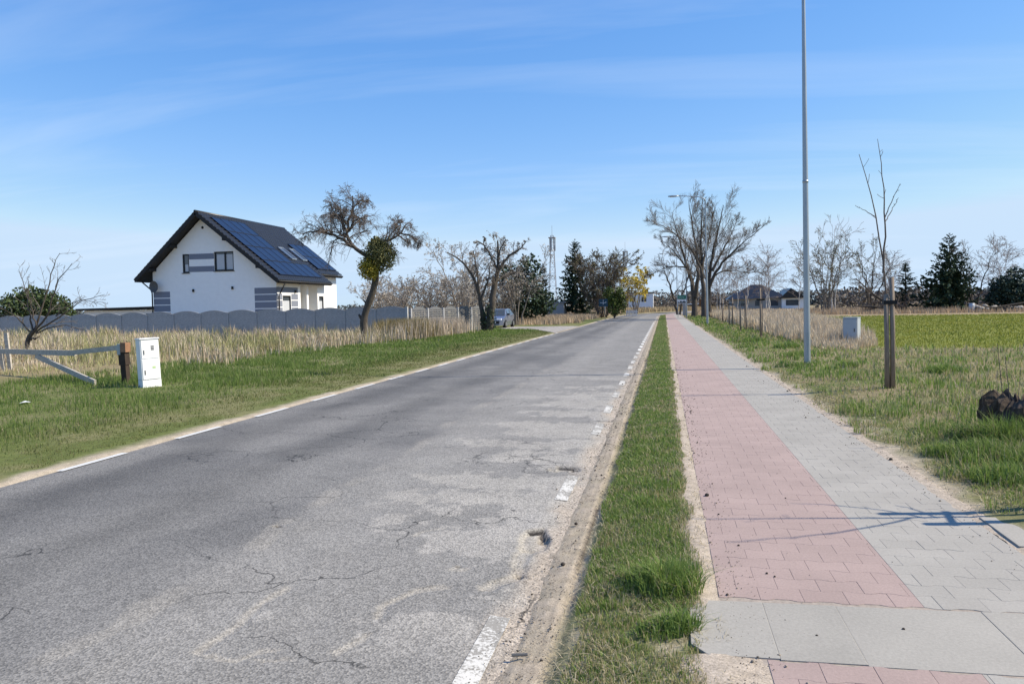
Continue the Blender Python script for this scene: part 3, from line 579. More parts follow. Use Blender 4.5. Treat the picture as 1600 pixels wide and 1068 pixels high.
def xz(l, Y, base, depth=0.):
    """polyline given as (X,Z) pairs in the plane Y -> local coordinates round base"""
    return [(x-base[0], Y-base[1]+depth*i/(max(len(l)-1, 1)), z-base[2]) for i, (x, z) in enumerate(l)]
# --- old tree with mistletoe in front of the fence
b = (-15.4, 38, -.02)
t = empty('mistletoe_tree', b, 'crooked bare old tree with a mistletoe ball, before the concrete fence', 'tree')
tr = xz([(-15.43, -.1), (-15.44, .5), (-15.48, 1.19), (-15.12, 2.03), (-14.74, 2.86), (-14.67, 3.7), (-14.78, 4.55)], 38, b)
limbs = [([(-14.72, 4.1), (-15.3, 4.5), (-15.93, 4.96), (-16.2, 5.18), (-16.32, 5.69), (-16.21, 6.27), (-15.97, 6.85), (-15.99, 7.6)], .13, .035, .3), ([(-15.93, 4.96), (-16.46, 5.36), (-17.09, 5.59), (-17.72, 5.85), (-18.3, 5.6)], .085, .03, -.9),
         ([(-16.23, 5.69), (-16.62, 6.29), (-17.06, 6.73), (-17.6, 6.83)], .07, .025, .9), ([(-16.1, 5.75), (-15.71, 6.34), (-15.18, 6.36), (-14.83, 6.22)], .06, .02, -.8), ([(-16.25, 6.1), (-16.5, 6.9), (-16.8, 7.4)], .05, .02, -.5), ([(-16.05, 6.8), (-15.6, 7.3), (-15.2, 7.4)], .045, .02, .6),
         ([(-14.75, 4.5), (-14.14, 5.19), (-13.7, 5.3), (-13.34, 5.62), (-13.2, 5.83), (-13.1, 6.1)], .09, .03, .5), ([(-13.34, 5.54), (-12.82, 5.45), (-12.39, 5.2), (-12.14, 4.95)], .05, .02, -.6), ([(-13.5, 5.5), (-13.4, 6.0), (-13.7, 6.4)], .04, .015, .8)]
P0, R0 = ppath(tr, 14, .2, .14); R0[0, 0] = .27; R0[0, 1] = .23
R0 *= rng.uniform(.92, 1.1, R0.shape)
A = [tubes(P0, R0, 10)]; LP, LR = [], []
for l, ra, rb, dp in limbs:
    p, r = ppath(xz(l, 38, b, dp), 14, ra, rb); p[:, 1:] += rng.normal(0, .03, p[:, 1:].shape); LP.append(p); LR.append(r)
LP, LR = np.concatenate(LP), np.concatenate(LR); A.append(tubes(LP, LR, 7))
stub = ppath([(-.05, 0, 1.1), (-.25, 0, 1.3), (-.3, .02, 1.42)], 4, .1, .06); A.append(tubes(*stub, 7)); stub = ppath([(.2, 0, 1.9), (.02, -.1, 2.2)], 4, .06, .03); A.append(tubes(*stub, 6))
put(t, 'trunk', A, 'bark')
P1, R1 = kids(LP, LR, 12, .2, 1, .35, .7, .5, 1.2, 9, .5, -.02, .2, .008, .55)
P2, R2 = kids(P1, R1, 11, .12, 1, .4, .9, .4, 1.1, 7, .55, -.14, .2, .006)
P3, R3 = kids(P2, R2, 6, .15, 1, .35, .85, .4, 1.1, 5, .7, -.18, .18, .0055, rel=True)
put(t, 'crown', [tubes(P1, R1, 5), tubes(P2, R2, 3), tubes(P3, R3, 3)], 'twig')
def ball(cx, cy, cz, rx, rz, n, sz):
    d = rng.normal(0, 1, (n, 3)); d /= np.linalg.norm(d, axis=1, keepdims=True); q = d*(rng.uniform(0, 1, n)[:, None]**.4)*np.array([rx, rx, rz])*(1+.12*rng.normal(0, 1, (n, 1)))
    return quads(q+np.array([cx, cy, cz]), sz)
put(t, 'mistletoe', [ball(1.0, -.1, 4.5, .85, .92, 5200, .055), ball(.7, .1, 5.0, .4, .4, 900, .05)], 'mistletoe', False)
put(t, 'yellow_mistletoe', [ball(.5, -.4, 3.8, .6, .6, 2200, .055), ball(.75, -.55, 3.6, .3, .42, 600, .05), ball(.75, .1, 5.25, .3, .2, 250, .05)], 'mistletoe_yellow', False)
# --- dark forked tree beside the car
b = (-12, 52, -.05)
t = empty('forked_tree', b, 'dark forked tree with two leaning trunks beside the parked car', 'tree')
sk = [([(-11.95, -.1), (-11.8, 1.2), (-11.65, 1.9), (-11.56, 2.72), (-11.31, 3.58), (-11.17, 4.44), (-11.19, 5.45), (-11.14, 6.15)], .38, .06, 0), ([(-11.25, 4.3), (-11.64, 5.15), (-11.95, 5.71), (-12.19, 6.03), (-12.51, 6.2)], .11, .05, -.5), ([(-11.09, 4.3), (-10.51, 5.12), (-9.79, 5.49), (-9.39, 5.86), (-9.23, 6.15)], .13, .03, .4),
      ([(-11.35, 3.42), (-10.78, 3.8), (-10.22, 3.94)], .1, .03, .7), ([(-12.2, -.1), (-12.35, .9), (-12.43, 1.87), (-12.66, 2.74), (-12.96, 3.62), (-13.43, 4.58), (-14.24, 5.23), (-15.0, 5.6)], .24, .03, .3), ([(-12.5, 2.19), (-12.0, 3.28), (-11.66, 4.06), (-11.81, 4.69)], .1, .03, -.5), ([(-12.66, 2.74), (-12.63, 3.92), (-12.94, 4.96), (-13.09, 5.67)], .09, .03, .6), ([(-11.2, 4.8), (-11.0, 5.6), (-10.6, 6.3)], .07, .03, -.3), ([(-12.19, 6.0), (-12.1, 6.5)], .045, .025, 0), ([(-9.8, 5.4), (-9.75, 6.0)], .03, .015, 0)]
LP = np.concatenate([ppath(xz(l, 52, b, dp), 14, ra, rb)[0] for l, ra, rb, dp in sk]); LR = np.concatenate([np.linspace(ra, rb, 14)[None] for l, ra, rb, dp in sk])*.85; LP[:, 1:] += rng.normal(0, .03, LP[:, 1:].shape)
put(t, 'trunk', [tubes(LP, LR, 9)], 'bark')
P1, R1 = kids(LP, LR, 9, .35, 1, .18, .4, .5, 1.1, 7, .35, .03, .12, .009, .6); P2, R2 = kids(P1, R1, 8, .2, 1, .4, .8, .4, 1.0, 6, .6, 0, .15, .007); P3, R3 = kids(P2, R2, 4, .2, 1, .4, .8, .4, 1.0, 4, .7, 0, .2, .0075)
put(t, 'crown', [tubes(P1, R1, 4), tubes(P2, R2, 3), tubes(P3, R3, 3)], 'twig')
mz = P3[:, 1:].reshape(-1, 3); mz = mz[(mz[:, 0] < 1.5)]; mz = mz[rng.integers(0, len(mz), 1100)]; put(t, 'blossom', [quads(mz, .045)], 'blossom', False)
put(t, 'ivy', [ball(.2, -.1, 1.0, .45, 1.0, 700, .06), ball(-.3, -.1, .8, .3, .8, 300, .06)], 'needle', False)
# --- generic bare trees
def bare(name, label, loc, H, spread, nst, m_tr, m_tw, l1=9, l2=9, l3=5, up=.05, blossom=0, bm='blossom', rt=.15, cat='tree', group=None, droop=0, fork=.25, bsz=.07, tw=.011):
    t = empty(name, loc, label, cat, group); sk = []
    for i in range(nst):
        a = 6.283*i/nst+rng.uniform(-.4, .4); s = spread*rng.uniform(.45, 1)*(0 if nst == 1 else 1); hh = H*rng.uniform(.75, .97)
        bx, by = (.12*math.cos(a)*nst**.5, .12*math.sin(a)*nst**.5)
        sk.append(([(bx, by, -.1), (bx+s*.12*math.cos(a), by+s*.12*math.sin(a), hh*fork), (s*.5*math.cos(a), s*.5*math.sin(a), hh*.6), (s*math.cos(a+.2), s*math.sin(a+.2), hh)], rt*rng.uniform(.8, 1.1)))
    LP = np.concatenate([ppath(p, 14, 1, 1)[0] for p, r in sk]); LR = np.concatenate([np.linspace(r, r*.15, 14)[None] for p, r in sk]); LP[:, 2:] += rng.normal(0, H*.008, LP[:, 2:].shape)
    put(t, 'trunk', [tubes(LP, LR, 7)], m_tr)
    k = spread/H
    P1, R1 = kids(LP, LR, l1, fork, .98, .25, .5, .5, 1.0, 8, .5, up, .1, tw*1.2, .45); P2, R2 = kids(P1, R1, l2, .2, 1, .35, .65, .35, .85, 6, .6, up*.7-droop, .13, tw, .4)
    parts = [tubes(P1, R1, 4), tubes(P2, R2, 3)]; last = P2
    if l3: P3, R3 = kids(P2, R2, l3, .2, 1, .4, .8, .3, .8, 4, .7, up*.5-droop*1.5, .13, tw*.9, .3); parts.append(tubes(P3, R3, 3)); last = P3
    put(t, 'crown', parts, m_tw)
    if blossom:
        q = last[:, 1:].reshape(-1, 3); q = q[rng.integers(0, len(q), blossom)]+rng.normal(0, .06, (blossom, 3)); put(t, {'blossom': 'blossom', 'bud': 'buds', 'willow': 'hanging_twigs'}.get(bm, 'leaves'), [quads(q, bsz)], bm, False)
    return t
# three tall roadside trees on the right
def tall(label, Yp, base, sks, l1, l2, l3):
    t = empty('roadside_tree', base, label, 'tree', 'tall bare trees beside the path')
    LP = np.concatenate([ppath(xz(l, Yp, base, dp), 16, ra, rb)[0] for l, ra, rb, dp in sks]); LR = np.concatenate([np.linspace(ra, rb, 16)[None] for l, ra, rb, dp in sks]); LP[:, 2:] += rng.normal(0, .035, LP[:, 2:].shape); LR *= (1-.4*np.linspace(0, 1, 16)**.6)[None]; LP[:, :, 2] *= .97; LR[:, 0] *= 1.15
    put(t, 'trunk', [tubes(LP, LR, 9)], 'bark')
    P1, R1 = kids(LP, LR, l1, .22, 1, .22, .46, .3, .8, 10, .34, .045, .05, .013, .5); P2, R2 = kids(P1, R1, l2, .15, 1, .35, .65, .35, .8, 7, .55, .03, .06, .0105, .45); P3, R3 = kids(P2, R2, l3, .2, 1, .45, .85, .3, .7, 4, .7, .03, .06, .009, .35)
    put(t, 'crown', [tubes(P1, R1, 5), tubes(P2, R2, 3), tubes(P3, R3, 3)], 'twig_grey'); return t
tall('tall bare forked tree, left of the three trunks beside the far lamp', 95, (3.67, 95, 0), [([(3.67, -.1), (3.65, 2.77), (3.17, 5.2), (2.21, 8.44), (1.44, 11.48), (1.06, 13.2)], .42, .05, 1.5), ([(3.75, 2.5), (4.15, 5.57), (3.78, 8.99), (3.22, 12.41), (3.04, 14.3)], .3, .05, -1.5), ([(2.9, 6.1), (1.43, 6.4), (.19, 6.3), (-.88, 5.7), (-1.6, 5.3)], .12, .03, .5), ([(3.0, 5.8), (1.2, 8.2), (-.3, 9.6)], .14, .03, -2)], 12, 12, 6)
tall('straight bare tree trunk in the middle of the three by the far lamp', 85, (4.3, 85, 0), [([(4.3, -.1), (4.19, 2.64), (4.1, 5.51), (3.91, 8.2), (4.1, 11.23), (4.2, 13.3)], .36, .05, .8), ([(4.2, 4.5), (3.38, 6.97), (1.98, 8.81), (.23, 10.13), (-1.01, 10.7)], .17, .03, -1.2), ([(4.1, 6), (4.9, 9), (5.4, 12)], .15, .03, 1.5)], 13, 12, 6)
tall('bare tree spreading widest to the right over the dry grass', 88, (4.94, 88, 0), [([(4.94, -.1), (4.92, 3.03), (5.02, 5.26), (5.49, 8.02), (6.22, 10.57), (6.59, 12.9)], .36, .05, 1.), ([(4.96, 3.6), (5.83, 5.61), (7.63, 7.58), (9.41, 9.17), (10.6, 10.2)], .22, .03, -1.), ([(4.96, 3.8), (6.01, 5.3), (7.62, 5.4), (9.22, 5.0), (10.4, 5.2)], .12, .03, .8), ([(5.3, 5.4), (6.9, 8.4), (8.2, 11.2)], .17, .03, 2)], 12, 12, 6)
bare('roadside_tree', 'smaller bare tree behind the green town sign', (2.2, 118, 0), 11, 4, 2, 'bark', 'twig', 8, 7, 3, rt=.2, tw=.016)
# small bare tree at left
b = (-24.7, 26, 0); t = empty('small_tree', b, 'small leaning bare tree in dry grass at the left edge', 'tree')
sk = [([(-24.82, -.1), (-24.7, .4), (-24.57, .82), (-24.29, 1.1)], .15, .11, 0), ([(-24.4, .95), (-24.0, 1.78), (-23.75, 2.79), (-23.57, 3.62), (-23.3, 4.1)], .06, .012, .4), ([(-24.35, 1.0), (-23.54, 1.66), (-23.17, 2.61), (-22.62, 3.32), (-22.1, 3.6)], .06, .012, -.4), ([(-24.25, .99), (-23.22, 1.65), (-22.55, 2.2), (-21.57, 2.45)], .05, .01, .6), ([(-24.36, 1.05), (-24.58, 1.96), (-24.79, 2.81), (-25.09, 3.44)], .05, .01, .2), ([(-24.43, 1.0), (-24.86, 1.68), (-25.44, 2.03)], .045, .01, -.6), ([(-24.23, .95), (-23.37, 1.21), (-22.47, 1.25), (-21.64, 1.07)], .04, .01, -.5), ([(-23.3, 1.62), (-22.42, 2.26), (-21.79, 2.15), (-21.28, 2.1)], .03, .008, .3), ([(-24.5, .7), (-24.1, .75), (-23.8, .85)], .05, .02, -.3), ([(-24.2, 1.2), (-24.3, 2.2), (-24.2, 3.2)], .04, .01, -.3)]
LP = np.concatenate([ppath(xz(l, 26, b, dp), 12, 1, 1)[0] for l, ra, rb, dp in sk]); LR = np.concatenate([np.linspace(ra, rb, 12)[None] for l, ra, rb, dp in sk])*.75; LP[1:, 1:] += rng.normal(0, .02, LP[1:, 1:].shape)
put(t, 'trunk', [tubes(LP, LR, 7)], 'bark'); P1, R1 = kids(LP[1:], LR[1:], 9, .2, 1, .15, .4, .4, .9, 7, .5, .04, .13, .006); P2, R2 = kids(P1, R1, 4, .2, 1, .3, .6, .4, .9, 5, .6, .03, .15, .0055)
put(t, 'crown', [tubes(P1, R1, 4), tubes(P2, R2, 3)], 'twig_grey')
# hedgerow behind the fence
hb = [(-23, 66, 4.2, 'pale blossoming bush behind the fence, next to the white house'), (-19.3, 64, 4.0, 'greyish blossoming bush behind the fence right of mistletoe tree')]
h1 = bare('blossom_bush', hb[0][3], (hb[0][0], hb[0][1], 0), 4.0, 3.2, 9, 'twig_grey', 'twig_pale', 6, 6, 3, blossom=1500, rt=.05, cat='bush', group='blossoming bushes behind the fence', fork=.1, tw=.012)
h2 = bare('blossom_bush', hb[1][3], (hb[1][0], hb[1][1], 0), 4.1, 3.2, 9, 'twig_grey', 'twig_grey', 6, 6, 3, blossom=500, rt=.05, cat='bush', group='blossoming bushes behind the fence', fork=.1, tw=.012)
spots = [(-27.0, 70, 1.0, 'blossoming bush showing beside the white house porch'), (-25, 75, 1.15, 'blossoming bush behind the mistletoe tree trunk'), (-21, 73, 1.0, 'brown bush in the hedgerow right of the mistletoe trunk'), (-17.0, 67, .95, 'low brown bush behind the slatted fence'), (-17.5, 75, 1.2, 'brown bush behind the slatted fence, further back'), (-15.0, 72, 1.1, 'brown bush behind the forked tree'), (-52, 85, 1.0, 'pale bush left of the white house above the low garage'), (-57, 90, 1.0, 'pale bush far behind the low garage'), (-48.5, 88, 1.05, 'pale bush close to the left wall of the white house'), (-30, 82, 1.3, 'blossoming bush peeking out behind the house corner'), (-22, 84, 1.3, 'tall brown bush at the back of the hedgerow')]
for i, (x, y, s, lb) in enumerate(spots): copy_tree([h1, h2][i % 2], (x, y, 0), lb, rng.uniform(0, 6), (s*1.1, s*1.1, s))
bare('blossom_tree', 'pale blossoming tree behind the slatted fence left of forked tree', (-16.3, 62, 0), 7.0, 4.0, 4, 'bark_light', 'twig_pale', 9, 8, 3, blossom=1900, rt=.09, tw=.011, up=.03)
bare('blossom_tree', 'pale bare tree rising behind the forked tree and evergreen', (-12.9, 68, 0), 7.4, 3.6, 4, 'bark_light', 'twig_grey', 8, 7, 3, blossom=900, rt=.09, tw=.011, up=.03)
# conifers
def spruce(name, label, loc, H, Wd, m='needle', n=110, group=None, z0=.08, seed_tw=16):
    t = empty(name, loc, label, 'tree', group); p, r = ppath([(0, 0, -.1), (rng.normal(0, .05), 0, H*.5), (0, 0, H)], 10, H*.017+.03, .01); put(t, 'trunk', [tubes(p, r, 7)], 'bark')
    u = np.sort(rng.uniform(0, 1, n))**.9; z = H*(z0+(1-z0)*u*.985); ln = Wd*(1-u)**.75*rng.uniform(.7, 1.18, n)+.12; a = np.arange(n)*2.399+rng.normal(0, .3, n)
    s = np.linspace(0, 1, 7)[None]; dr = (-.28+.5*u)[:, None]; rad = ln[:, None]*s; zz = z[:, None]+ln[:, None]*(dr*s+.28*s**2.2)
    BPt = np.stack([np.cos(a)[:, None]*rad, np.sin(a)[:, None]*rad, zz], 2); BR = np.linspace(.035, .008, 7)[None]*(ln[:, None]/Wd+.3)
    parts = [tubes(BPt, BR, 3)]
    P1, _ = kids(BPt, BR, seed_tw, .08, 1, .18, .42, .5, 1.05, 3, .5, -.12, .08, .005, .45)
    # each twig is a spray: two crossed tapering blades
    a0, a1, a2 = P1[:, 0], P1[:, 1], P1[:, 2]; d = a2-a0; sd_ = np.cross(d, np.array([0, 0, 1.])); sd_ /= np.linalg.norm(sd_, axis=1, keepdims=True)+1e-9; wv = (np.linalg.norm(d, axis=1)*.2+.03)[:, None]
    V = np.stack([a0, a1-sd_*wv, a2, a1+sd_*wv], 1).reshape(-1, 3); parts.append((V, np.arange(len(V)).reshape(-1, 4)))
    dn = np.array([0, 0, -1.])*wv*1.1; V = np.stack([a0, a1-dn*.5, a2, a1+dn], 1).reshape(-1, 3); parts.append((V, np.arange(len(V)).reshape(-1, 4)))
    put(t, 'crown', parts, m, False); return t
spruce('spruce', 'tall dark spruce left of the road, beyond the side road', (-12.4, 110, 0), 11.2, 3.3, n=150)
s2 = spruce('spruce', 'slim small spruce beside the lattice mast', (-18.6, 120, 0), 8.4, 1.7, 'needle_blue', 110)
spruce('spruce', 'large dark spruce at the far edge of the green field', (35.0, 105, 0), 9.9, 3.6, n=150)
copy_tree(s2, (29.7, 104, 0), 'dense narrow spruce just right of the staked sapling', 1.0, (1.15, 1.15, .76))
def evergreen(name, label, loc, lobes, m, n, sz, stems=True, cat='tree', trunk_m='bark'):
    t = empty(name, loc, label, cat); P = []
    H = max(l[2]+l[4] for l in lobes)
    sk = [ppath([(0, 0, -.1), (l[0]*.4, l[1]*.4, l[2]*.5), (l[0], l[1], l[2]+l[4]*.4)], 8, .1, .03) for l in lobes]
    put(t, 'trunk', [tubes(np.concatenate([a for a, _ in sk]), np.concatenate([q for _, q in sk]), 6)], trunk_m)
    tot = sum(l[3]**2*l[4] for l in lobes); parts = []
    for x, y, z, rx, rz in lobes:
        k = int(n*rx*rx*rz/tot); d = rng.normal(0, 1, (k, 3)); d /= np.linalg.norm(d, axis=1, keepdims=True); lump = .78+.45*fbm(d[:, 0]*3+x*5, d[:, 2]*3+d[:, 1]*3+z, 5)[:, None]-.1
        q = d*(rng.uniform(0, 1, k)[:, None]**.33)*np.array([rx, rx, rz])*lump; parts.append(quads(q+np.array([x, y, z]), sz))
    put(t, 'crown', parts, m, False); return t
evergreen('evergreen_tree', 'broad dark green evergreen behind the parked car', (-13.6, 76, 0), [(0, 0, 2.6, 2.4, 2.6), (-1.3, 0, 4.4, 1.7, 1.7), (.4, 0, 5.4, 1.5, 1.6), (1.6, .5, 2, 1.6, 1.6), (-1.6, 0, 1.6, 1.6, 1.6)], 'needle', 5200, .17)
evergreen('juniper_bush', 'dark green rounded bush behind the fence at far left', (-49.3, 53, 0), [(0, 0, 2.2, 2.7, 1.7), (-1.8, 0, 2, 2, 1.5), (1.5, 0, 2.1, 1.9, 1.3), (-.6, 0, 3.2, 1.4, .9), (2.6, 0, 1.3, 1.2, 1)], 'pine', 6000, .14, cat='bush')
evergreen('pine_tree', 'dark rounded conifer at the right edge beyond the field', (42.2, 105, 0), [(0, 0, 2.3, 2.7, 1.9), (-1.2, 0, 3.1, 1.6, 1.4), (.3, 0, 4.5, 1.2, 1.2), (2, 0, 2.6, 1.8, 1.5), (-2, 0, 1.6, 1.4, 1.1)], 'needle_blue', 4200, .2)
evergreen('ivy_bush', 'bright yellow green ivy bush beside the blue direction sign', (-6.4, 102, 0), [(0, 0, 1.7, 1.1, 1.7), (.7, 0, 2.8, .8, 1.5), (-.7, .3, 3, .9, 1.3), (1.1, 0, 1.6, .6, 1.5)], 'ivy', 2600, .13, cat='bush')
bare('brown_tree', 'dense greenish brown many-stemmed tree right of the tall spruce', (-8.2, 106, 0), 8.6, 4.4, 16, 'twig', 'twig', 9, 8, 4, blossom=7000, bm='bud_dark', rt=.08, tw=.018, fork=.1, bsz=.1)
bare('willow', 'yellow weeping willow above the white flat-roofed building', (-5.0, 142, 0), 9.3, 3.0, 5, 'bark_light', 'willow', 7, 7, 4, blossom=2500, bm='willow', rt=.12, tw=.02, droop=.3, bsz=.16)
# right background
bare('round_tree', 'rounded many-stemmed tree with first greenish buds beyond the field', (20.6, 106, 0), 9.3, 3.6, 7, 'bark_light', 'twig_grey', 8, 7, 3, blossom=2200, bm='bud', rt=.1, tw=.016, bsz=.08)
bare('budding_tree', 'irregular budding tree over the fallen trunk, left of sapling', (26.4, 107, 0), 9.0, 3.4, 4, 'bark', 'twig_grey', 8, 7, 2, blossom=1200, bm='bud', rt=.13, tw=.016, bsz=.07)
bare('thin_tree', 'tall thin sparse tree rising behind the rounded tree', (24.0, 118, 0), 13.3, 2.6, 3, 'birch', 'twig_pale', 6, 5, 2, rt=.09, tw=.016, up=.08)
bare('arching_tree', 'bare arching tree right of the large spruce', (38.6, 107, 0), 8.3, 4.6, 3, 'bark', 'twig', 7, 6, 2, rt=.14, tw=.016)
bi = bare('birch', 'thin pale birch left of the distant bungalow roofs', (8.2, 120, 0), 10.2, 1.0, 2, 'birch', 'twig_birch', 12, 7, 3, rt=.07, tw=.013, droop=.05, group='bare birches')
bi2 = bare('birch', 'slender birch just right of the three tall trees', (11.0, 122, 0), 9.5, .8, 1, 'birch', 'twig_birch', 16, 8, 3, rt=.09, tw=.013, droop=.06, group='bare birches')
for i, (x, y, s, lb) in enumerate([(13.2, 128, 1.05, 'birch standing over the middle of the bungalow roof'), (15.6, 125, 1.0, 'birch over the right wing of the bungalow'), (6.6, 128, .9, 'short birch close behind the tall trees'), (17.3, 134, 1.15, 'birch touching the left edge of near lamp post'), (32.5, 122, 1.0, 'weeping birch between the two spruces, left one'), (34.2, 128, .95, 'weeping birch between the two spruces, right one'), (45.5, 118, 1.15, 'birch behind the rounded conifer at the right edge'), (48.5, 124, 1.1, 'birch at the far right edge of the picture'), (18.4, 112, .85, 'small birch right of the near lamp post'), (10.0, 140, 1.1, 'far birch above the left bungalow wing')]):
    copy_tree([bi2, bi][i % 2], (x, y, 0), lb, rng.uniform(0, 6), (s*1.15, s*1.15, s))
# fallen tree
t = empty('fallen_tree', (27, 101.5, 0), 'dark fallen tree with tangled branches at the field edge', 'tree')
LP = np.concatenate([ppath(p, 10, 1, 1)[0] for p in ([(1.6, 0, .3), (-1.2, 0, 1.9), (-3.6, .5, 4.4)], [(1.6, 0, .4), (-1, .5, .8), (-4, .5, 1.0)], [(1.3, 0, .2), (1.0, 0, 1.6), (.2, 0, 2.8)], [(1.6, .2, .3), (2.4, 0, 1.4), (2.2, 0, 2.6)])]); LR = np.linspace(.24, .05, 10)[None].repeat(4, 0)
put(t, 'trunk', [tubes(LP, LR, 7)], 'bark'); P1, R1 = kids(LP, LR, 12, .1, 1, .25, .5, .5, 1.3, 7, .5, .05, .2, .02); P2, R2 = kids(P1, R1, 8, .2, 1, .4, .7, .4, 1, 5, .6, 0, .2, .016)
put(t, 'crown', [tubes(P1, R1, 4), tubes(P2, R2, 3)], 'twig')
# distant woods: belts reading as one mass
def wood(name, label, segs, n, m='wood_far', sz=.9):
    pts = []
    for (x0, y0), (x1, y1), h, k in segs:
        u = rng.uniform(0, 1, k); prof = h*(.55+.6*fbm(u*26+x0, u*0, 9)); v = rng.uniform(0, 1, k)**1.4
        pts.append(np.stack([x0+(x1-x0)*u, y0+(y1-y0)*u+rng.uniform(-6, 6, k), v*prof], 1))
    q = np.concatenate(pts); V, Q = quads(q, sz); return tag(obj(name, mesh(name, V, Q=Q), M[m]), label, 'wood', kind='stuff')
wood('far_wood', 'dark low band of woodland along the horizon', [((-20, 330), (190, 330), 6, 14000), ((190, 330), (420, 260), 7, 9000), ((-420, 400), (-20, 420), 4.5, 12000)], 0, sz=.7)
wood('far_thicket', 'brown leafless thicket behind the field and the bungalow', [((2, 215), (30, 190), 5, 6000), ((26, 138), (75, 135), 4.0, 9000), ((-3, 200), (14, 205), 5.5, 2500), ((-20, 150), (-9, 160), 4, 1500)], 0, 'twig_grey', .28)
# ------------------------------------------------------------------ white house
H = empty('white_house', (-36.5, 50, 0), 'white house with black tiled roof, solar panels and grey painted bands', 'house')
HX, HY = -36.5, 50.0
RX, RZ_ = 4.15, 8.7       # ridge (local x, z)
XR, XL = 10.35, -.85      # eaves
SR = .80; SLf = .93
def zr(x): return RZ_-SR*(x-RX) if x > RX else RZ_-SLf*(RX-x)
def wall(mb, xs, top, holes, mp_, z0=-.2, depth=.14):
    xs = sorted(set(xs) | {h[0] for h in holes} | {h[1] for h in holes})
    for a, b in zip(xs, xs[1:]):
        zs = [(z0, z0)]
        for h in sorted(holes, key=lambda q: q[2]):
            if h[0] <= a+1e-6 and h[1] >= b-1e-6: zs += [(h[2], h[2]), (h[3], h[3])]
        zs.append((top(a), top(b)))
        for i in range(0, len(zs), 2): mb.poly([mp_(a, zs[i][0], 0), mp_(b, zs[i][1], 0), mp_(b, zs[i+1][1], 0), mp_(a, zs[i+1][0], 0)])
    for x0, x1, a, b in holes:
        for p, q in (((x0, a), (x1, a)), ((x1, a), (x1, b)), ((x1, b), (x0, b)), ((x0, b), (x0, a))): mb.poly([mp_(p[0], p[1], 0), mp_(q[0], q[1], 0), mp_(q[0], q[1], depth), mp_(p[0], p[1], depth)])
gab = lambda x, z, d: (x, d, z)
side = lambda y, z, d: (9.75-d, y, z)
wins = [(2.45, 2.98, 4.5, 5.85), (4.98, 6.5, 4.58, 5.95)]
swins = [(.85, 2.1, .9, 2.75), (6.75, 7.6, .9, 2.75)]
mb = MB(); wall(mb, [0, RX, 9.75], lambda x: zr(x)-.25, wins, gab); wall(mb, [0, 3.6], lambda y: 4.0, [swins[0]], side); wall(mb, [6.5, 8.4], lambda y: 4.0, [swins[1]], side)
mb.poly([(9.75, 3.6, -.2), (8.2, 3.6, -.2), (8.2, 3.6, 4.6), (9.75, 3.6, 4.0)]); mb.poly([(8.2, 3.6, -.2), (8.2, 6.5, -.2), (8.2, 6.5, 4.6), (8.2, 3.6, 4.6)]); mb.poly([(8.2, 6.5, -.2), (9.75, 6.5, -.2), (9.75, 6.5, 4), (8.2, 6.5, 4.6)])
mb.poly([(9.75, 8.4, -.2), (8.9, 8.4, -.2), (8.9, 8.4, 4.5), (9.75, 8.4, 4.0)]); mb.poly([(8.9, 8.4, -.2), (8.9, 12, -.2), (8.9, 12, 4.6), (8.9, 8.4, 4.6)]); mb.poly([(0, 0, -.2), (0, 12, -.2), (0, 12, 4.4), (0, 0, 4.4)]); mb.poly([(0, 12, -.2), (8.9, 12, -.2), (8.9, 12, 4.5), (RX, 12, 8.3), (0, 12, 4.4)])
mb.build('wall', M['render_white'], H)
MB().box((9.3, 4.95, 0), (9.6, 5.25, 4.0)).build('porch_post', M['render_white'], H)
def window(x0, x1, z0, z1, mp_, mull, curt=True):
    f = MB(); w_ = .09
    def bx(a, b, c, d, d0=.05, d1=.13):
        p = [mp_(u, v, q) for u in (a, b) for v in (c, d) for q in (d0, d1)]; f.box(tuple(min(q[i] for q in p) for i in range(3)), tuple(max(q[i] for q in p) for i in range(3)))
    bx(x0, x0+w_, z0, z1); bx(x1-w_, x1, z0, z1); bx(x0+w_, x1-w_, z0, z0+w_); bx(x0+w_, x1-w_, z1-w_, z1)
    for m_ in mull: bx(m_-.06, m_+.06, z0+w_, z1-w_, .045, .125)
    o = f.build('window', M['frame_dark'], H)
    g = MB(); g.poly([mp_(x0+.05, z0+.05, .1), mp_(x1-.05, z0+.05, .1), mp_(x1-.05, z1-.05, .1), mp_(x0+.05, z1-.05, .1)]); g.build('pane', M['glass'], o)
    if curt: g = MB(); g.poly([mp_(x0+.16, z0+.1, .096), mp_(x1-.1, z0+.1, .096), mp_(x1-.1, z0+(z1-z0)*curt, .096), mp_(x0+.16, z0+(z1-z0)*curt, .096)]); g.build('curtain', M['curtain'], o)
    f = MB(); p = [mp_(u, v, q) for u in (x0-.06, x1+.06) for v in (z0-.05, z0-.005) for q in (-.06, .1)]; f.box(tuple(min(q[i] for q in p) for i in range(3)), tuple(max(q[i] for q in p) for i in range(3))).build('sill', M['frame_dark'], o)
window(*wins[0], gab, [], .45); window(*wins[1], gab, [5.82], .85); window(*swins[0], side, [], .8); window(*swins[1], side, [], .8)
def band(a, b, c, d, mp_=gab):
    p = [mp_(u, v, q) for u in (a, b) for v in (c, d) for q in (-.006, .03)]; MB().box(tuple(min(q[i] for q in p) for i in range(3)), tuple(max(q[i] for q in p) for i in range(3))).build('painted_band', M['band_grey'], H)
band(2.99, 4.97, 5.45, 5.85); band(2.99, 4.97, 4.55, 4.95)
for z in (2.75, 2.25, 1.75, 1.25): band(.0, 1.35, z, z+.44); band(8.05, 9.74, z+.12, z+.56)
band(0, 3.2, 2.95, 3.35, side)
for z in (2.45, 1.95, 1.45): band(0, .8, z, z+.44, side); band(2.15, 3.2, z, z+.44, side)
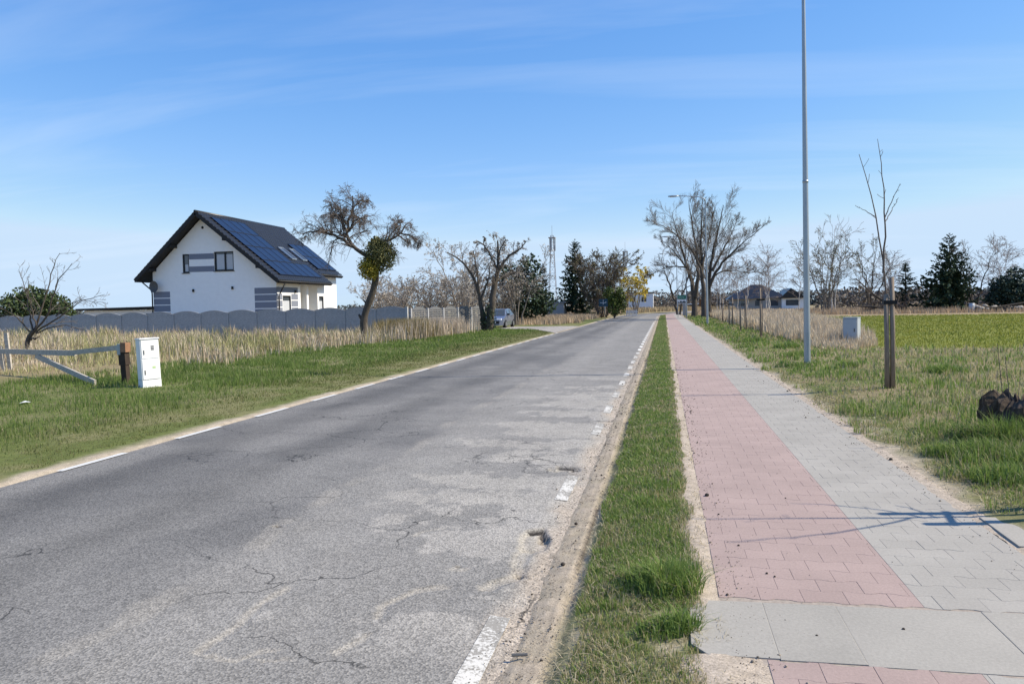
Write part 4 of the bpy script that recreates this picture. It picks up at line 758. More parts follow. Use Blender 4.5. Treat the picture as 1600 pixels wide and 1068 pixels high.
# roof: tiled sheets with stepped courses
def tiles(x0, x1, y0, y1, right=True):
    nx = max(2, int(abs(x1-x0)*1.3/.34)); xs_ = np.linspace(x0, x1, nx+1); ys_ = np.arange(y0, y1+.001, .05); V = []; Qs = []; o = 0
    wv = .05*np.abs(np.sin(ys_*math.pi/.36))
    for i in range(nx):
        for xx, dzz in ((xs_[i], .0), (xs_[i+1], .07)): V.append(np.stack([np.full(len(ys_), xx), ys_, np.full(len(ys_), zr(xx)+dzz+.05)+wv], 1))
        a = o+np.arange(len(ys_)-1); m_ = len(ys_); Qs.append(np.stack([a, a+1, a+m_+1, a+m_], 1)); o += 2*m_
        V.append(np.stack([np.full(len(ys_), xs_[i+1]), ys_, np.full(len(ys_), zr(xs_[i+1])+.05)+wv], 1)); a = o+np.arange(len(ys_)-1)
        Qs.append(np.stack([a-m_, a-m_+1, a+1, a], 1)); o += m_
    return np.concatenate(V), np.concatenate(Qs)
parts = [tiles(RX, XR, -.85, 7.8), tiles(RX, 9.4, 7.8, 12.1), tiles(RX, XL, -.85, 12.1)]
ro = obj('roof', mesh('roof', *[None]*0, V=join(parts)[0], Q=join(parts)[1]), M['roof_tile'], H); tag(ro, kind='stuff')
mb = MB()
for (xa, xb, y0, y1) in ((RX, XR, -.85, 7.8), (RX, 9.4, 7.8, 12.1), (RX, XL, -.85, 12.1)):
    mb.poly([(xa, y0, zr(xa)-.16), (xb, y0, zr(xb)-.16), (xb, y1, zr(xb)-.16), (xa, y1, zr(xa)-.16)]); mb.bar((xa, y0, zr(xa)-.06), (xb, y0, zr(xb)-.06), .05, .26); mb.bar((xb, y0, zr(xb)-.05), (xb, y1, zr(xb)-.05), .05, .2)
mb.bar((XR, 7.8, zr(XR)-.05), (9.4, 7.8, zr(9.4)-.05), .06, .22)
mb.build('soffit', M['roof_dark'], H)
for x in (.25, 2.0, 6.2, 8.7): MB().bar((x, -.8, zr(x)-.3), (x, .05, zr(x)-.3), .14, .2).build('rafter_end', M['roof_dark'], H)
MB().tube([(RX, -.87, RZ_+.06), (RX, 12.12, RZ_+.06)], .11, 8).build('ridge_cap', M['roof_tile'], H, True)
MB().tube([(XR+.05, -.85, zr(XR)-.02), (XR+.05, 7.8, zr(XR)-.02)], .075, 8).build('gutter', M['roof_dark'], H, True); MB().tube([(9.45, 7.8, zr(9.4)-.02), (9.45, 12.1, zr(9.4)-.02)], .075, 8).build('gutter', M['roof_dark'], H, True)
MB().tube([(XR+.02, .1, 3.6), (9.95, .12, 2.9), (9.86, .12, 2.7), (9.86, .12, 0)], .05, 8).build('downpipe', M['roof_dark'], H, True); MB().tube([(-.8, -.1, 3.9), (-.15, -.06, 3.35), (-.06, -.06, 3.1), (-.06, -.06, 0)], .05, 8).build('downpipe', M['roof_dark'], H, True)
def pv(y0, x0, w_=1.1, l_=1.31):
    a = (x0, y0); g = .008; mb = MB(); z = lambda x: zr(x)+.225
    top = [(x0+g, y0+g), (x0+l_-g, y0+g), (x0+l_-g, y0+w_-g), (x0+g, y0+w_-g)]; n0 = [(x, y, z(x)) for x, y in top]; n1 = [(x, y, z(x)-.05) for x, y in top]
    mb.poly(n0); [mb.poly([n1[i], n1[(i+1) % 4], n0[(i+1) % 4], n0[i]]) for i in range(4)]; o = mb.build('solar_panel', M['pv'], H)
    m2 = MB(); e = .03
    for (xa, ya), (xb, yb) in zip(top, top[1:]+top[:1]): m2.bar((xa, ya, z(xa)+.004), (xb, yb, z(xb)+.004), .025, .02)
    m2.build('panel_frame', M['frame_dark'], o)
for r in range(4):
    for c in range(6 if r == 3 else 4): pv(.15+c*1.12, 4.72+r*1.33)
for r in range(2):
    for c in range(3): pv(8.3+c*1.18, 6.4+r*1.33, 1.16)
for y in (5.45, 7.25):
    mb = MB(); z = lambda x: zr(x)+.21; xa, xb = 7.05, 8.2
    for p, q in (((xa, y), (xb, y)), ((xa, y+.78), (xb, y+.78)), ((xa, y), (xa, y+.78)), ((xb, y), (xb, y+.78))): mb.bar((p[0], p[1], z(p[0])), (q[0], q[1], z(q[0])), .09, .1)
    o = mb.build('roof_window', M['alu'], H); MB().poly([(xa, y, z(xa)-.01), (xb, y, z(xb)-.01), (xb, y+.78, z(xb)-.01), (xa, y+.78, z(xa)-.01)]).build('pane', M['glass'], o)
# dish, lamps, vent
mb = MB(); k = 20; ring = [[(.36+.0*q+q*.36*math.cos(6.2832*i/k), -.45+.12*(1-q*q), 3.55+q*.42*math.sin(6.2832*i/k)) for i in range(k)] for q in (.05, .5, 1)]
for a_, b_ in zip(ring, ring[1:]):
    for i in range(k): mb.poly([a_[i], a_[(i+1) % k], b_[(i+1) % k], b_[i]])
mb.tube([(.36, -.4, 3.55), (.36, 0, 3.45)], .025, 6).tube([(.36, -.4, 3.2), (.4, -.75, 3.45)], .015, 6); mb.build('satellite_dish', M['print_dark'], H)
for x, z in ((3.2, 3.12), (6.3, 3.25)): MB().box((x, -.1, z), (x+.12, -.01, z+.2)).build('wall_lamp', M['black'], H)
MB().box((9.76, 2.65, 2.95), (9.86, 2.77, 3.15)).build('wall_lamp', M['black'], H)
MB().tube([(4.15, -.012, 7.7), (4.15, .02, 7.7)], .1, 12).build('vent', M['black'], H)
# low garage at far left
G = empty('garage', (-52.5, 62, 0), 'long low white flat-roofed garage left of the white house', 'building')
MB().box((0, 0, 0), (11, 6, 1.95)).build('wall', M['render_white'], G); MB().bar((-.6, 2.8, 2.06), (11.4, 2.8, 2.2), 6.4, .18).build('roof', M['roof_dark'], G)
for x in (2, 5.0, 6.4): MB().box((x, -.02, 1.05), (x+.9, .02, 1.6)).build('window', M['glass'], G)
# ------------------------------------------------------------------ fences
def arch_panel(w_, h0, rise, th=.05, courses=4):
    n = 14; V = []; F = []; xs_ = np.linspace(-w_/2, w_/2, n+1); tp = h0+rise*np.cos(xs_/w_*math.pi)
    hz = np.linspace(0, h0-.12, courses)
    mb = MB()
    for c in range(courses):
        lo = hz[c]+.012; hi = hz[c+1]-.006 if c+1 < courses else None
        if hi: mb.box((-w_/2, -th/2, lo), (w_/2, th/2, hi))
        else:
            for i in range(n): 
                a, b2 = xs_[i], xs_[i+1]
                for y_ in (-th/2, th/2): mb.poly([(a, y_, lo), (b2, y_, lo), (b2, y_, tp[i+1]), (a, y_, tp[i])][::1 if y_ < 0 else -1])
                mb.poly([(a, -th/2-.01, tp[i]), (b2, -th/2-.01, tp[i+1]), (b2, th/2+.01, tp[i+1]), (a, th/2+.01, tp[i])]); mb.poly([(a, -th/2-.01, tp[i]-.03), (b2, -th/2-.01, tp[i+1]-.03), (b2, -th/2-.01, tp[i+1]), (a, -th/2-.01, tp[i])])
    mb.box((-w_/2, -th/2+.012, 0), (w_/2, th/2-.012, h0-.1))
    return mesh('panel', mb.V, F=mb.F)
FE = empty('concrete_fence', (-15.2, 44.2, 0), 'grey concrete panel fence with arched tops along the meadow', 'fence')
pm = arch_panel(1.94, 1.68, .15); pm.materials.append(M['concrete'])
mb = MB().box((-.07, -.07, -.1), (.07, .07, 1.68)); pom = mesh('post', mb.V, F=mb.F); pom.materials.append(M['concrete'])
for k in range(17):
    x = -2.056*k; y = .1326*k; zb = -.012*k
    obj('post', pom, None, FE, (x, y, zb)); o = obj('panel', pm, None, FE, (x-1.028, y+.066, zb)); o.rotation_euler[2] = -.0645
mb = MB().box((-.08, -.09, -.1), (.08, .09, 1.78)); mb.build('end_post', M['concrete_light'], FE)
FS = empty('slatted_fence', (-15.05, 44.5, 0), 'grey concrete fence with open horizontal slats running beside the road', 'fence')
mb = MB(); w_ = 1.9
for i in range(11): mb.box((-w_/2, -.03, .08+i*.135), (w_/2, .03, .08+i*.135+.085))
n = 10
for i in range(n):
    a, b2 = -w_/2+w_*i/n, -w_/2+w_*(i+1)/n; ta, tb = [1.58+.2*math.cos(q/w_*math.pi) for q in (a, b2)]
    for y_ in (-.03, .03): mb.poly([(a, y_, 1.55), (b2, y_, 1.55), (b2, y_, tb), (a, y_, ta)])
    mb.poly([(a, -.04, ta), (b2, -.04, tb), (b2, .04, tb), (a, .04, ta)])
for x in (-.45, .2, .55): mb.box((x-.03, -.035, .05), (x+.03, .035, 1.56))
sm = mesh('slat_panel', mb.V, F=mb.F); sm.materials.append(M['concrete_dark'])
ang = math.atan2(2.01, .434)
for k in range(6):
    x, y = .434*k, 2.01*k; obj('post', pom, None, FS, (x, y, 0)).rotation_euler[2] = ang
    if k in (0, 1, 2, 3, 4): o = obj('slat_panel', sm, None, FS, (x+.217, y+1.005, 0)); o.rotation_euler[2] = ang
# ------------------------------------------------------------------ street furniture
def lamp(loc, label, tilt=0):
    t = empty('street_lamp', loc, label, 'street lamp', 'galvanised street lamps beside the path'); t.rotation_euler[1] = tilt
    MB().tube([(0, 0, -.1), (0, 0, 1.0)], [.081, .08], 16, False).build('base_section', M['steel'], t, True)
    MB().tube([(0, 0, 1.0), (0, 0, 4.6), (0, 0, 9.3)], [.078, .066, .042], 16, False).build('pole', M['steel'], t, True)
    MB().tube([(0, 0, 4.58), (0, 0, 4.64)], .072, 16).build('joint_ring', M['steel'], t, True)
    MB().tube([(0, 0, 9.28), (-.08, 0, 9.5), (-.5, 0, 9.66), (-1.6, 0, 9.78), (-2.0, 0, 9.8)], [.04, .036, .033, .03, .03], 10).build('arm', M['steel'], t, True)
    MB().box((-.03, -.086, .5), (.03, -.07, .85)).build('hatch', M['steel'], t, bevel=.004)
    h = MB(); 
    prof = [(-1.95, .05, .04), (-2.15, .13, .06), (-2.5, .15, .07), (-2.75, .08, .04)]
    for i, (x, w_, th) in enumerate(prof): h.V += [(x, -w_, 9.8), (x, -w_*.6, 9.8+th), (x, w_*.6, 9.8+th), (x, w_, 9.8), (x, w_*.7, 9.8-th*.6), (x, -w_*.7, 9.8-th*.6)]
    for i in range(3):
        for j in range(6): h.F.append([i*6+j, i*6+(j+1) % 6, i*6+6+(j+1) % 6, i*6+6+j])
    h.F += [[5, 4, 3, 2, 1, 0], [18+j for j in range(6)]]; o = h.build('lamp_head', M['steel'], t, True)
    MB().box((-2.6, -.09, 9.735), (-2.15, .09, 9.752)).build('lens', M['lamp_glass'], o)
    return t
l0 = lamp((3.56, 20.5, .08), 'tall galvanised lamp post nearest to the camera', R(-.6))
copy_tree(l0, (3.24, 59.8, 0), 'lamp post standing before the three tall bare trees'); copy_tree(l0, (2.74, 95.5, 0), 'lamp post just right of the green town sign'); copy_tree(l0, (2.2, 128, 0), 'most distant lamp post, left of the green town sign')
# town sign
t = empty('town_sign', (2.1, 93, 0), 'green town name sign above a white built-up area sign', 'sign')
for x in (-.45, .45): MB().tube([(x, 0, -.1), (x, 0, 2.66)], .03, 8).build('post', M['steel'], t, True)
o = MB().box((-.52, -.06, 2.16), (.52, -.035, 2.66)).build('green_board', M['sign_green'], t)
MB().box((-.5, -.066, 2.615), (.5, -.061, 2.635)).box((-.5, -.066, 2.185), (.5, -.061, 2.205)).box((-.5, -.066, 2.205), (-.48, -.061, 2.615)).box((.48, -.066, 2.205), (.5, -.061, 2.615)).build('border', M['sign_white'], o)
mb = MB()
for i, w_ in enumerate((.1, .07, .08, .07, .08, .1, .06)): x = -.34+i*.098; mb.box((x, -.066, 2.34), (x+.02, -.061, 2.34+(.16 if i in (0, 2, 5) else .11))); mb.box((x+.02, -.066, 2.34 if i % 2 else 2.42), (x+w_*.8, -.061, 2.365 if i % 2 else 2.445))
mb.build('lettering', M['sign_white'], o)
o = MB().box((-.52, -.06, 1.66), (.52, -.035, 2.12)).build('white_board', M['sign_white'], t)
mb = MB()
for x0, x1, h_ in ((-.46, -.3, .14), (-.3, -.2, .09), (-.2, -.02, .2), (-.02, .08, .12), (.08, .2, .17), (.2, .3, .24), (.3, .46, .16)): mb.box((x0, -.067, 1.72), (x1, -.062, 1.72+h_)); 
mb.poly([(-.2, -.066, 1.92), (-.02, -.066, 1.92), (-.11, -.066, 2.0)]); mb.poly([(.2, -.066, 1.96), (.3, -.066, 1.96), (.25, -.066, 2.08)]); mb.build('skyline', M['black'], o)
# direction sign
t = empty('direction_sign', (-7.45, 97, 0), 'dark blue road layout sign on posts beside ivy bush', 'sign')
for x in (-.25, .2): MB().tube([(x, .03, -.1), (x, .03, 2.3)], .035, 8).build('post', M['dark_wood'] if x < 0 else M['steel'], t, True)
o = MB().box((-.55, -.03, 1.45), (.55, 0, 2.4)).build('board', M['sign_blue'], t)
MB().box((-.02, -.04, 1.7), (.02, -.035, 2.3)).box((-.4, -.041, 1.9), (.35, -.036, 1.94)).box((.3, -.041, 1.94), (.36, -.036, 2.06)).build('road_diagram', M['sign_white'], o)
# meter cabinet at left
def cabinet(name, loc, rz, label, w_, d_, h_, m, tilt=(0, 0)):
    t = empty(name, loc, label, 'cabinet'); t.rotation_euler = (tilt[0], tilt[1], rz)
    MB().box((-w_/2, -d_/2, -.1), (w_/2, d_/2, .14)).build('plinth', M[m], t, bevel=.006)
    MB().box((-w_/2, -d_/2+.012, .146), (w_/2, d_/2, h_-.03)).build('body', M[m], t, bevel=.006)
    MB().box((-w_/2-.012, -d_/2-.02, h_-.028), (w_/2+.012, d_/2+.012, h_)).build('lid', M[m], t, bevel=.006)
    return t
t = cabinet('meter_cabinet', (-11.6, 15.65, .02), R(58), 'white electricity meter cabinet beside the broken wooden rail', .42, .26, 1.1, 'cabinet_white', (R(-1), R(-1.5)))
for z0, z1 in ((.16, .62), (.635, 1.06)):
    d = MB().box((-.19, -.132, z0), (.19, -.116, z1)).build('door', M['cabinet_white'], t, bevel=.004); MB().box((-.15, -.142, (z0+z1)/2-.12), (-.13, -.132, (z0+z1)/2-.02)).build('handle', M['print_dark'], d)
MB().box((.02, -.1345, .82), (.09, -.1325, .85)).box((.02, -.1345, .86), (.09, -.1325, .885)).box((.02, -.1345, .895), (.09, -.1325, .92)).build('marking', M['print_dark'], t); MB().box((.03, -.1345, .4), (.1, -.1325, .45)).build('sticker', M['print_green'], t)
t = cabinet('utility_cabinet', (6.75, 30, -.0), R(-28), 'small grey utility cabinet at the edge of the green field', .5, .42, 1.08, 'cabinet_grey')
MB().box((-.22, -.232, .17), (.22, -.2, 1.02)).build('door', M['cabinet_grey'], t, bevel=.004); MB().box((.14, -.25, .55), (.17, -.232, .68)).build('handle', M['print_dark'], t)
def rock(name, loc, r, label, cat, m='stone', sq=.7, seed=1):
    rs = np.random.default_rng(seed); k, n = 12, 7; V = []; F = []
    for i in range(n+1):
        for j in range(k):
            th = math.pi*i/n; ph = 2*math.pi*j/k; q = r*(1+.3*(float(vn(math.cos(ph)*2+5+seed, math.sin(ph)*2+th*2, seed))-.5)); V.append((q*math.sin(th)*math.cos(ph), q*math.sin(th)*math.sin(ph), q*math.cos(th)*sq))
    for i in range(n):
        for j in range(k): F.append([i*k+j, (i+1)*k+j, (i+1)*k+(j+1) % k, i*k+(j+1) % k])
    o = obj(name, mesh(name, V, F=F, smooth=True), M[m], None, loc)
    return tag(o, label, cat) if label else o
rock('boulder', (6.25, 29.6, .12), .24, 'dark boulder lying left of the grey utility cabinet', 'stone', seed=4)
# broken wooden rail at left
t = empty('wooden_rail', (-16, 18, 0), 'weathered wooden rail with one end fallen to the ground', 'rail')
W2 = lambda x, y, z: (x+16, y-18, z)
MB().bar(W2(-21.5, 20.2, .62), W2(-15.0, 17.35, .68), .06, .14).build('top_board', M['old_wood'], t); MB().bar(W2(-15.02, 17.3, .70), W2(-13.05, 16.5, .86), .05, .12).build('spliced_board', M['old_wood'], t)
MB().bar(W2(-17.1, 18.3, .56), W2(-13.25, 15.9, .06), .05, .13).build('fallen_board', M['old_wood'], t)
MB().bar(W2(-13.1, 16.5, .85), W2(-12.9, 16.42, .87), .09, .12).build('bracket', M['steel'], t)
p = empty('gate_post', (-12.72, 16.3, 0), 'dark wooden post with rust coloured cap beside the white cabinet', 'post')
MB().bar((0, 0, -.1), (-.03, 0, .5), .14, .14, (0, 1, 0)).build('post', M['dark_wood'], p); MB().bar((-.03, 0, .45), (-.05, 0, .82), .18, .17, (0, 1, 0)).build('sleeve', M['dark_wood'], p); MB().box((-.06, -.1, .76), (.08, .09, .99)).build('cap', M['rust'], p); MB().box((-.15, -.1, .7), (-.065, .08, .96)).build('bracket', M['steel'], p)
for i, (x, y, h_, lb) in enumerate([(-19.9, 20.3, 1.15, 'tall grey weathered plank post behind the rail, left'), (-20.1, 20.25, .75, 'short grey weathered post beside the tall plank post')]):
    tag(MB().bar((x, y, -.1), (x-.1, y, h_), .13, .06, (0, 1, 0)).build('plank_post', M['old_wood']), lb, 'post')
# saplings with stakes
def stakes(loc, label, two=True, h_=2.0, sep=.12):
    t = empty('tree_stakes', loc, label, 'stakes', 'wooden sapling stakes along the path')
    for k, x in enumerate((-sep/2, sep/2) if two else (0,)):
        hh = h_-(.3 if k == 0 and two else 0); MB().tube([(x, 0, -.1), (x-.01, 0, hh*.5), (x-.03, 0, hh)], [.045, .043, .04], 9).build('stake', M['stake'], t, True)
    ty = .055 if sep < .25 else .015; MB().box((-sep/2-.08, -ty, h_*.76), (sep/2+.05, ty, h_*.76+.07 if sep < .25 else h_*.76+.035)).build('tie', M['black'], t); return t
def sapling(loc, label, sks, rt=.022):
    t = empty('young_tree', loc, label, 'tree', 'young trees tied to stakes')
    LP = np.concatenate([ppath([(x, y, z) for x, y, z in l], 12, 1, 1)[0] for l, a, b2 in sks]); LR = np.concatenate([np.linspace(a, b2, 12)[None] for l, a, b2 in sks]); LP[:, 1:, :2] += rng.normal(0, .008, LP[:, 1:, :2].shape)
    put(t, 'stem', [tubes(LP, LR, 6)], 'twig'); P1, R1 = kids(LP[:], LR[:], 5, .45, 1, .04, .1, .5, 1.1, 5, .5, .05, .08, .004); put(t, 'twigs', [tubes(P1, R1, 4)], 'twig', kind='stuff'); return t
SS = [([(.02, .0, -.05), (-.02, .03, 1.6), (-.1, .02, 2.2), (-.13, 0, 2.75), (-.22, 0, 3.15), (-.32, .1, 3.73), (-.39, .15, 4.15), (-.46, .15, 4.28)], .026, .005), ([(-.09, .02, 2.1), (-.08, -.05, 2.8), (-.09, -.1, 3.28), (-.15, -.15, 3.83), (-.21, -.2, 4.25), (-.26, -.2, 4.47)], .019, .004), ([(-.09, -.08, 3.09), (0, -.1, 3.35), (.16, -.1, 3.68)], .01, .004), ([(-.09, -.08, 3.0), (.07, .1, 3.25), (.2, .15, 3.46)], .009, .004), ([(-.21, 0, 3.1), (-.41, .1, 3.27), (-.55, .15, 3.35)], .009, .003)]
SX = 4.0
sapling((SX, 15, .08), 'young bare tree with two upright stems tied to near stakes', SS); stakes((SX+.02, 14.95, .08), 'pair of brown stakes holding the near young tree', True, 2.02, .095)
SF = [([(0, 0, 0), (.0, .02, 1.6), (-.05, 0, 2.6), (.02, 0, 3.9)], .024, .006), ([(0, 0, 2.0), (.15, .2, 2.3), (.1, .45, 2.7), (.2, .5, 3.1)], .013, .005), ([(0, 0, 2.1), (-.1, -.3, 2.4), (.05, -.45, 3.0), (.0, -.6, 3.5)], .013, .005), ([(0, 0, 1.9), (.0, .3, 2.0), (.1, .4, 2.2)], .01, .005)]
sapling((4.1, 6.72, .08), 'young tree out of frame at right casting its shadow on the path', SF); stakes((3.9, 6.7, .08), 'stake pair out of frame at right casting twin shadows on the path', True, 2.1, .3).rotation_euler[2] = R(80)
SD = [([(0, 0, 0), (.02, 0, 1.6), (-.03, 0, 2.5), (.03, 0, 3.4)], .02, .006), ([(0, 0, 1.9), (.12, .1, 2.4), (.16, .2, 3.0)], .011, .005), ([(0, 0, 2.1), (-.14, -.1, 2.5), (-.2, -.1, 3.1)], .011, .005)]
for i, (x, y, two, h_, lb) in enumerate([(4.24, 35.7, False, 2.25, 'thick single dark stake'), (4.3, 44, True, 2.0, 'stake trio-like pair'), (4.4, 53, True, 1.95, 'stake pair'), (4.7, 64.8, False, 1.95, 'thin single stake')]):
    pl = ['nearest stake left of the lamp post, single and thick', 'second stakes from the near lamp post, two close poles', 'third stakes from the near lamp post, a narrow pair', 'farthest thin single stake right of the tall trees'][i]
    stakes((x, y, .05), pl, two, h_, .3 if i == 1 else .22); sapling((x+.05, y+.03, .05), ['young tree on the single thick stake', 'young tree between the two close poles', 'young tree on the narrow stake pair', 'young tree on the farthest thin stake'][i], SD)
# stump
t = empty('tree_stump', (4.02, 9.75, -.12), 'dark rotten tree stump with thin shoots at the right edge', 'stump')
k, n = 96, 12; V = []; F = []
for i in range(n):
    for j in range(k):
        a = 2*math.pi*j/k; q = .74*(.5-.12*(i/(n-1))**.5+.12*float(vn(math.cos(a)*3+7, math.sin(a)*3+i*.2, 3))+.10*float(vn(a*9, i*.4, 5))+.09*float(vn(a*22, i*.35, 6))+.05*float(vn(a*40, i*.9, 7)))*(1 if i < n-1 else .75); V.append((q*math.cos(a), q*.8*math.sin(a), -.1+i*.06+(.1*float(vn(math.cos(a)*2, math.sin(a)*2, 8))+.08*float(vn(a*8, 1., 18))+.1*float(vn(a*20, 1., 19)))*(i/(n-1))))
for i in range(n-1):
    for j in range(k): F.append([i*k+j, i*k+(j+1) % k, (i+1)*k+(j+1) % k, (i+1)*k+j])
V.append((0, 0, .5)); F += [[(n-1)*k+j, (n-1)*k+(j+1) % k, len(V)-1] for j in range(k)]
obj('stump', mesh('stump', V, F=F), M['stump'], t)
sh = [((.12, -.1, .4), (.14, -.12, 1.0), (.12, -.1, 2.15), .012), ((-.2, -.1, .45), (-.26, -.12, .9), (-.3, -.12, 1.3), .006), ((-.12, -.05, .45), (-.16, -.05, .9), (-.19, -.05, 1.15), .006), ((-.08, -.1, .45), (-.06, -.1, .8), (-.05, -.1, 1.0), .004), ((-.32, -.15, .45), (-.36, -.18, .7), (-.42, -.2, .85), .004), ((-.28, -.2, .4), (-.33, -.2, .75), (-.33, -.2, 1.0), .004), ((-.4, -.1, .3), (-.44, -.12, .6), (-.46, -.12, .8), .004)]
put(t, 'shoots', [tubes(np.stack([resample(q[:3], 6) for q in sh]), np.stack([np.linspace(q[3], q[3]*.5, 6) for q in sh]), 5)], 'twig')
# car
t = empty('parked_car', (-13.0, 60.5, .018), 'silver blue hatchback parked on the side road behind the forked tree', 'car', rz=R(-2))
st = [(-2.1, .55, .62, .62), (-1.95, .8, .68, .68), (-1.2, .86, .92, .94), (-.55, .87, .98, 1.42), (.3, .87, 1.0, 1.5), (1.2, .86, 1.0, 1.46), (1.75, .82, 1.0, 1.15), (2.0, .72, .85, .87)]
V = []; F = []
for y, w_, zb, zt in st:
    V += [(-w_*.92, y, .2), (-w_, y, .5), (-w_, y, zb), (-w_*(.72 if zt > zb+.1 else .9), y, zt), (w_*(.72 if zt > zb+.1 else .9), y, zt), (w_, y, zb), (w_, y, .5), (w_*.92, y, .2)]
for i in range(len(st)-1):
    for j in range(8): F.append([i*8+j, i*8+(j+1) % 8, i*8+8+(j+1) % 8, i*8+8+j])
F += [[7, 6, 5, 4, 3, 2, 1, 0], [56+j for j in range(8)]]
o = obj('body', mesh('body', V, F=F, smooth=False), M['car_paint'], t)
def glassq(name, pts): MB().poly(pts).build(name, M['glass'], t)
glassq('windscreen', [(-.74, -1.2, .97), (.74, -1.2, .97), (.6, -.58, 1.42), (-.6, -.58, 1.42)])
for s in (-1, 1):
    glassq('side_window', [(s*.865, -.75, 1.02), (s*.865, .2, 1.04), (s*.66, .25, 1.44), (s*.67, -.42, 1.4)]); glassq('side_window', [(s*.865, .28, 1.04), (s*.85, 1.2, 1.04), (s*.66, 1.1, 1.42), (s*.66, .33, 1.45)])
    MB().box((s*.5-.2, -2.1, .58), (s*.5+.2, -1.9, .74)).build('headlight', M['lamp_glass'], t, bevel=.03); MB().box((s*.95-.1, -.85, .98), (s*.95+.1, -.72, 1.12)).build('mirror', M['frame_dark'], t, bevel=.02); MB().box((s*.62-.12, 1.86, .7), (s*.62+.12, 2.02, .95)).build('tail_light', M['rust'], t)
    for y in (-1.3, 1.3):
        wv = MB().tube([(s*.66, y, .31), (s*.88, y, .31)], .31, 18).build('wheel', M['tyre'], t); MB().tube([(s*.86, y, .31), (s*.89, y, .31)], .19, 14).build('rim', M['alu'], wv)
MB().box((-.5, -2.13, .35), (.5, -2.06, .52)).build('grille', M['black'], t); MB().box((-.26, -2.15, .4), (.26, -2.132, .5)).build('number_plate', M['sign_white'], t)
# ------------------------------------------------------------------ background structures
def mast(name, loc, H_, wb, label):
    t = empty(name, loc, label, 'mast'); mb = MB(); n = 12
    c = lambda i: [((wb*(1-.72*i/n))/2*a, (wb*(1-.72*i/n))/2*b2, H_*i/n) for a, b2 in ((-1, -1), (1, -1), (1, 1), (-1, 1))]
    for i in range(n):
        p, q = c(i), c(i+1)
        for j in range(4): mb.bar(p[j], q[j], .12, .12, (1, .3, 0)); mb.bar(p[j], q[(j+1) % 4], .055, .055, (1, .3, 0)); mb.bar(q[j], q[(j+1) % 4], .055, .055)
    mb.build('lattice', M['lattice'], t)
    for j in range(3):
        a = 2.1*j+.4; r_a = .95
        for z in (.84, .93): MB().box((math.cos(a)*r_a-.2, math.sin(a)*r_a-.2, H_*z-1.1), (math.cos(a)*r_a+.2, math.sin(a)*r_a+.2, H_*z+1.0)).build('antenna', M['cabinet_grey'], t)
    MB().tube([(0, 0, H_), (0, 0, H_+3.2)], .05, 6).build('rod', M['lattice'], t); MB().box((-1.1, -1.1, H_*.965), (1.1, 1.1, H_*.975)).build('platform', M['lattice'], t); return t
mast('lattice_mast', (-35.6, 250, 0), 24.5, 2.8, 'steel lattice antenna mast left of the tall spruce'); mast('distant_mast', (-15.4, 320, 0), 24, 2.6, 'thinner distant antenna mast above the yellow willow')
B = empty('flat_roofed_building', (-8.4, 190, 0), 'white flat-roofed building at the end of the road', 'building')
mb = MB().box((0, 0, 0), (5.9, 8, 4.3)); mb.build('wall', M['far_wall'], B); MB().box((-.3, -.3, 4.3), (6.05, 8.3, 4.55)).build('roof', M['roof_dark'], B)
for x in (1.0, 3.1, 3.75): MB().box((x, -.05, 2.2), (x+.5, .02, 3.4)).build('window', M['glass'], B)
MB().box((4.2, 2, 4.55), (4.7, 2.5, 5.4)).build('chimney', M['dark_wood'], B)
S = empty('shed', (-17.6, 106, 0), 'low dark shed under the spruces with a pale roof edge', 'shed')
MB().box((0, 0, 0), (4.0, 3, 2.0)).build('wall', M['house_wall'], S); MB().bar((-.2, 1.5, 2.05), (4.3, 1.5, 2.12), 3.4, .1).build('roof', M['concrete_light'], S); MB().box((.5, -.03, .2), (1.4, .01, 1.8)).build('door', M['dark_wood'], S)
Bn = empty('bungalow', (15.0, 178, 0), 'grey bungalow with dark hipped roofs beyond the dry grass', 'house')
MB().box((0, 0, 0), (14.6, 9, 2.5)).build('wall', M['house_wall'], Bn); MB().box((10.4, -1.5, 0), (14.9, 0.01, 2.45)).build('wing_wall', M['far_wall'], Bn)
def hip(name, x0, x1, y0, y1, z0, z1, ins):
    ym = (y0+y1)/2; a = [(x0, y0, z0), (x1, y0, z0), (x1, y1, z0), (x0, y1, z0)]; r0, r1 = (x0+ins, ym, z1), (x1-ins, ym, z1)
    MB().poly([a[0], a[1], r1, r0]).poly([a[1], a[2], r1]).poly([a[2], a[3], r0, r1]).poly([a[3], a[0], r0]).poly(a[::-1]).build(name, M['roof_tile'], Bn)
hip('roof', -.7, 12.0, -.7, 9.7, 2.5, 5.6, 5.2); hip('roof', -1.2, 4.6, -1.4, 5, 2.4, 4.0, 2.2)
MB().poly([(9.8, -2.1, 2.4), (15.6, -2.1, 2.4), (12.2, -2.1, 4.6)]).poly([(9.8, -2.1, 2.4), (12.2, -2.1, 4.6), (12.2, 9, 4.6), (9.8, 9, 2.4)]).poly([(15.6, -2.1, 2.4), (15.6, 9, 2.4), (12.2, 9, 4.6), (12.2, -2.1, 4.6)]).build('roof', M['roof_tile'], Bn)
for x, w_, y_ in ((1, 1.6, -.03), (4.9, 1.3, -.03), (8.2, 1.6, -.03), (11.2, 2.6, -1.53)): MB().box((x, y_, .8), (x+w_, y_+.04, 2.05)).build('window', M['glass'], Bn)
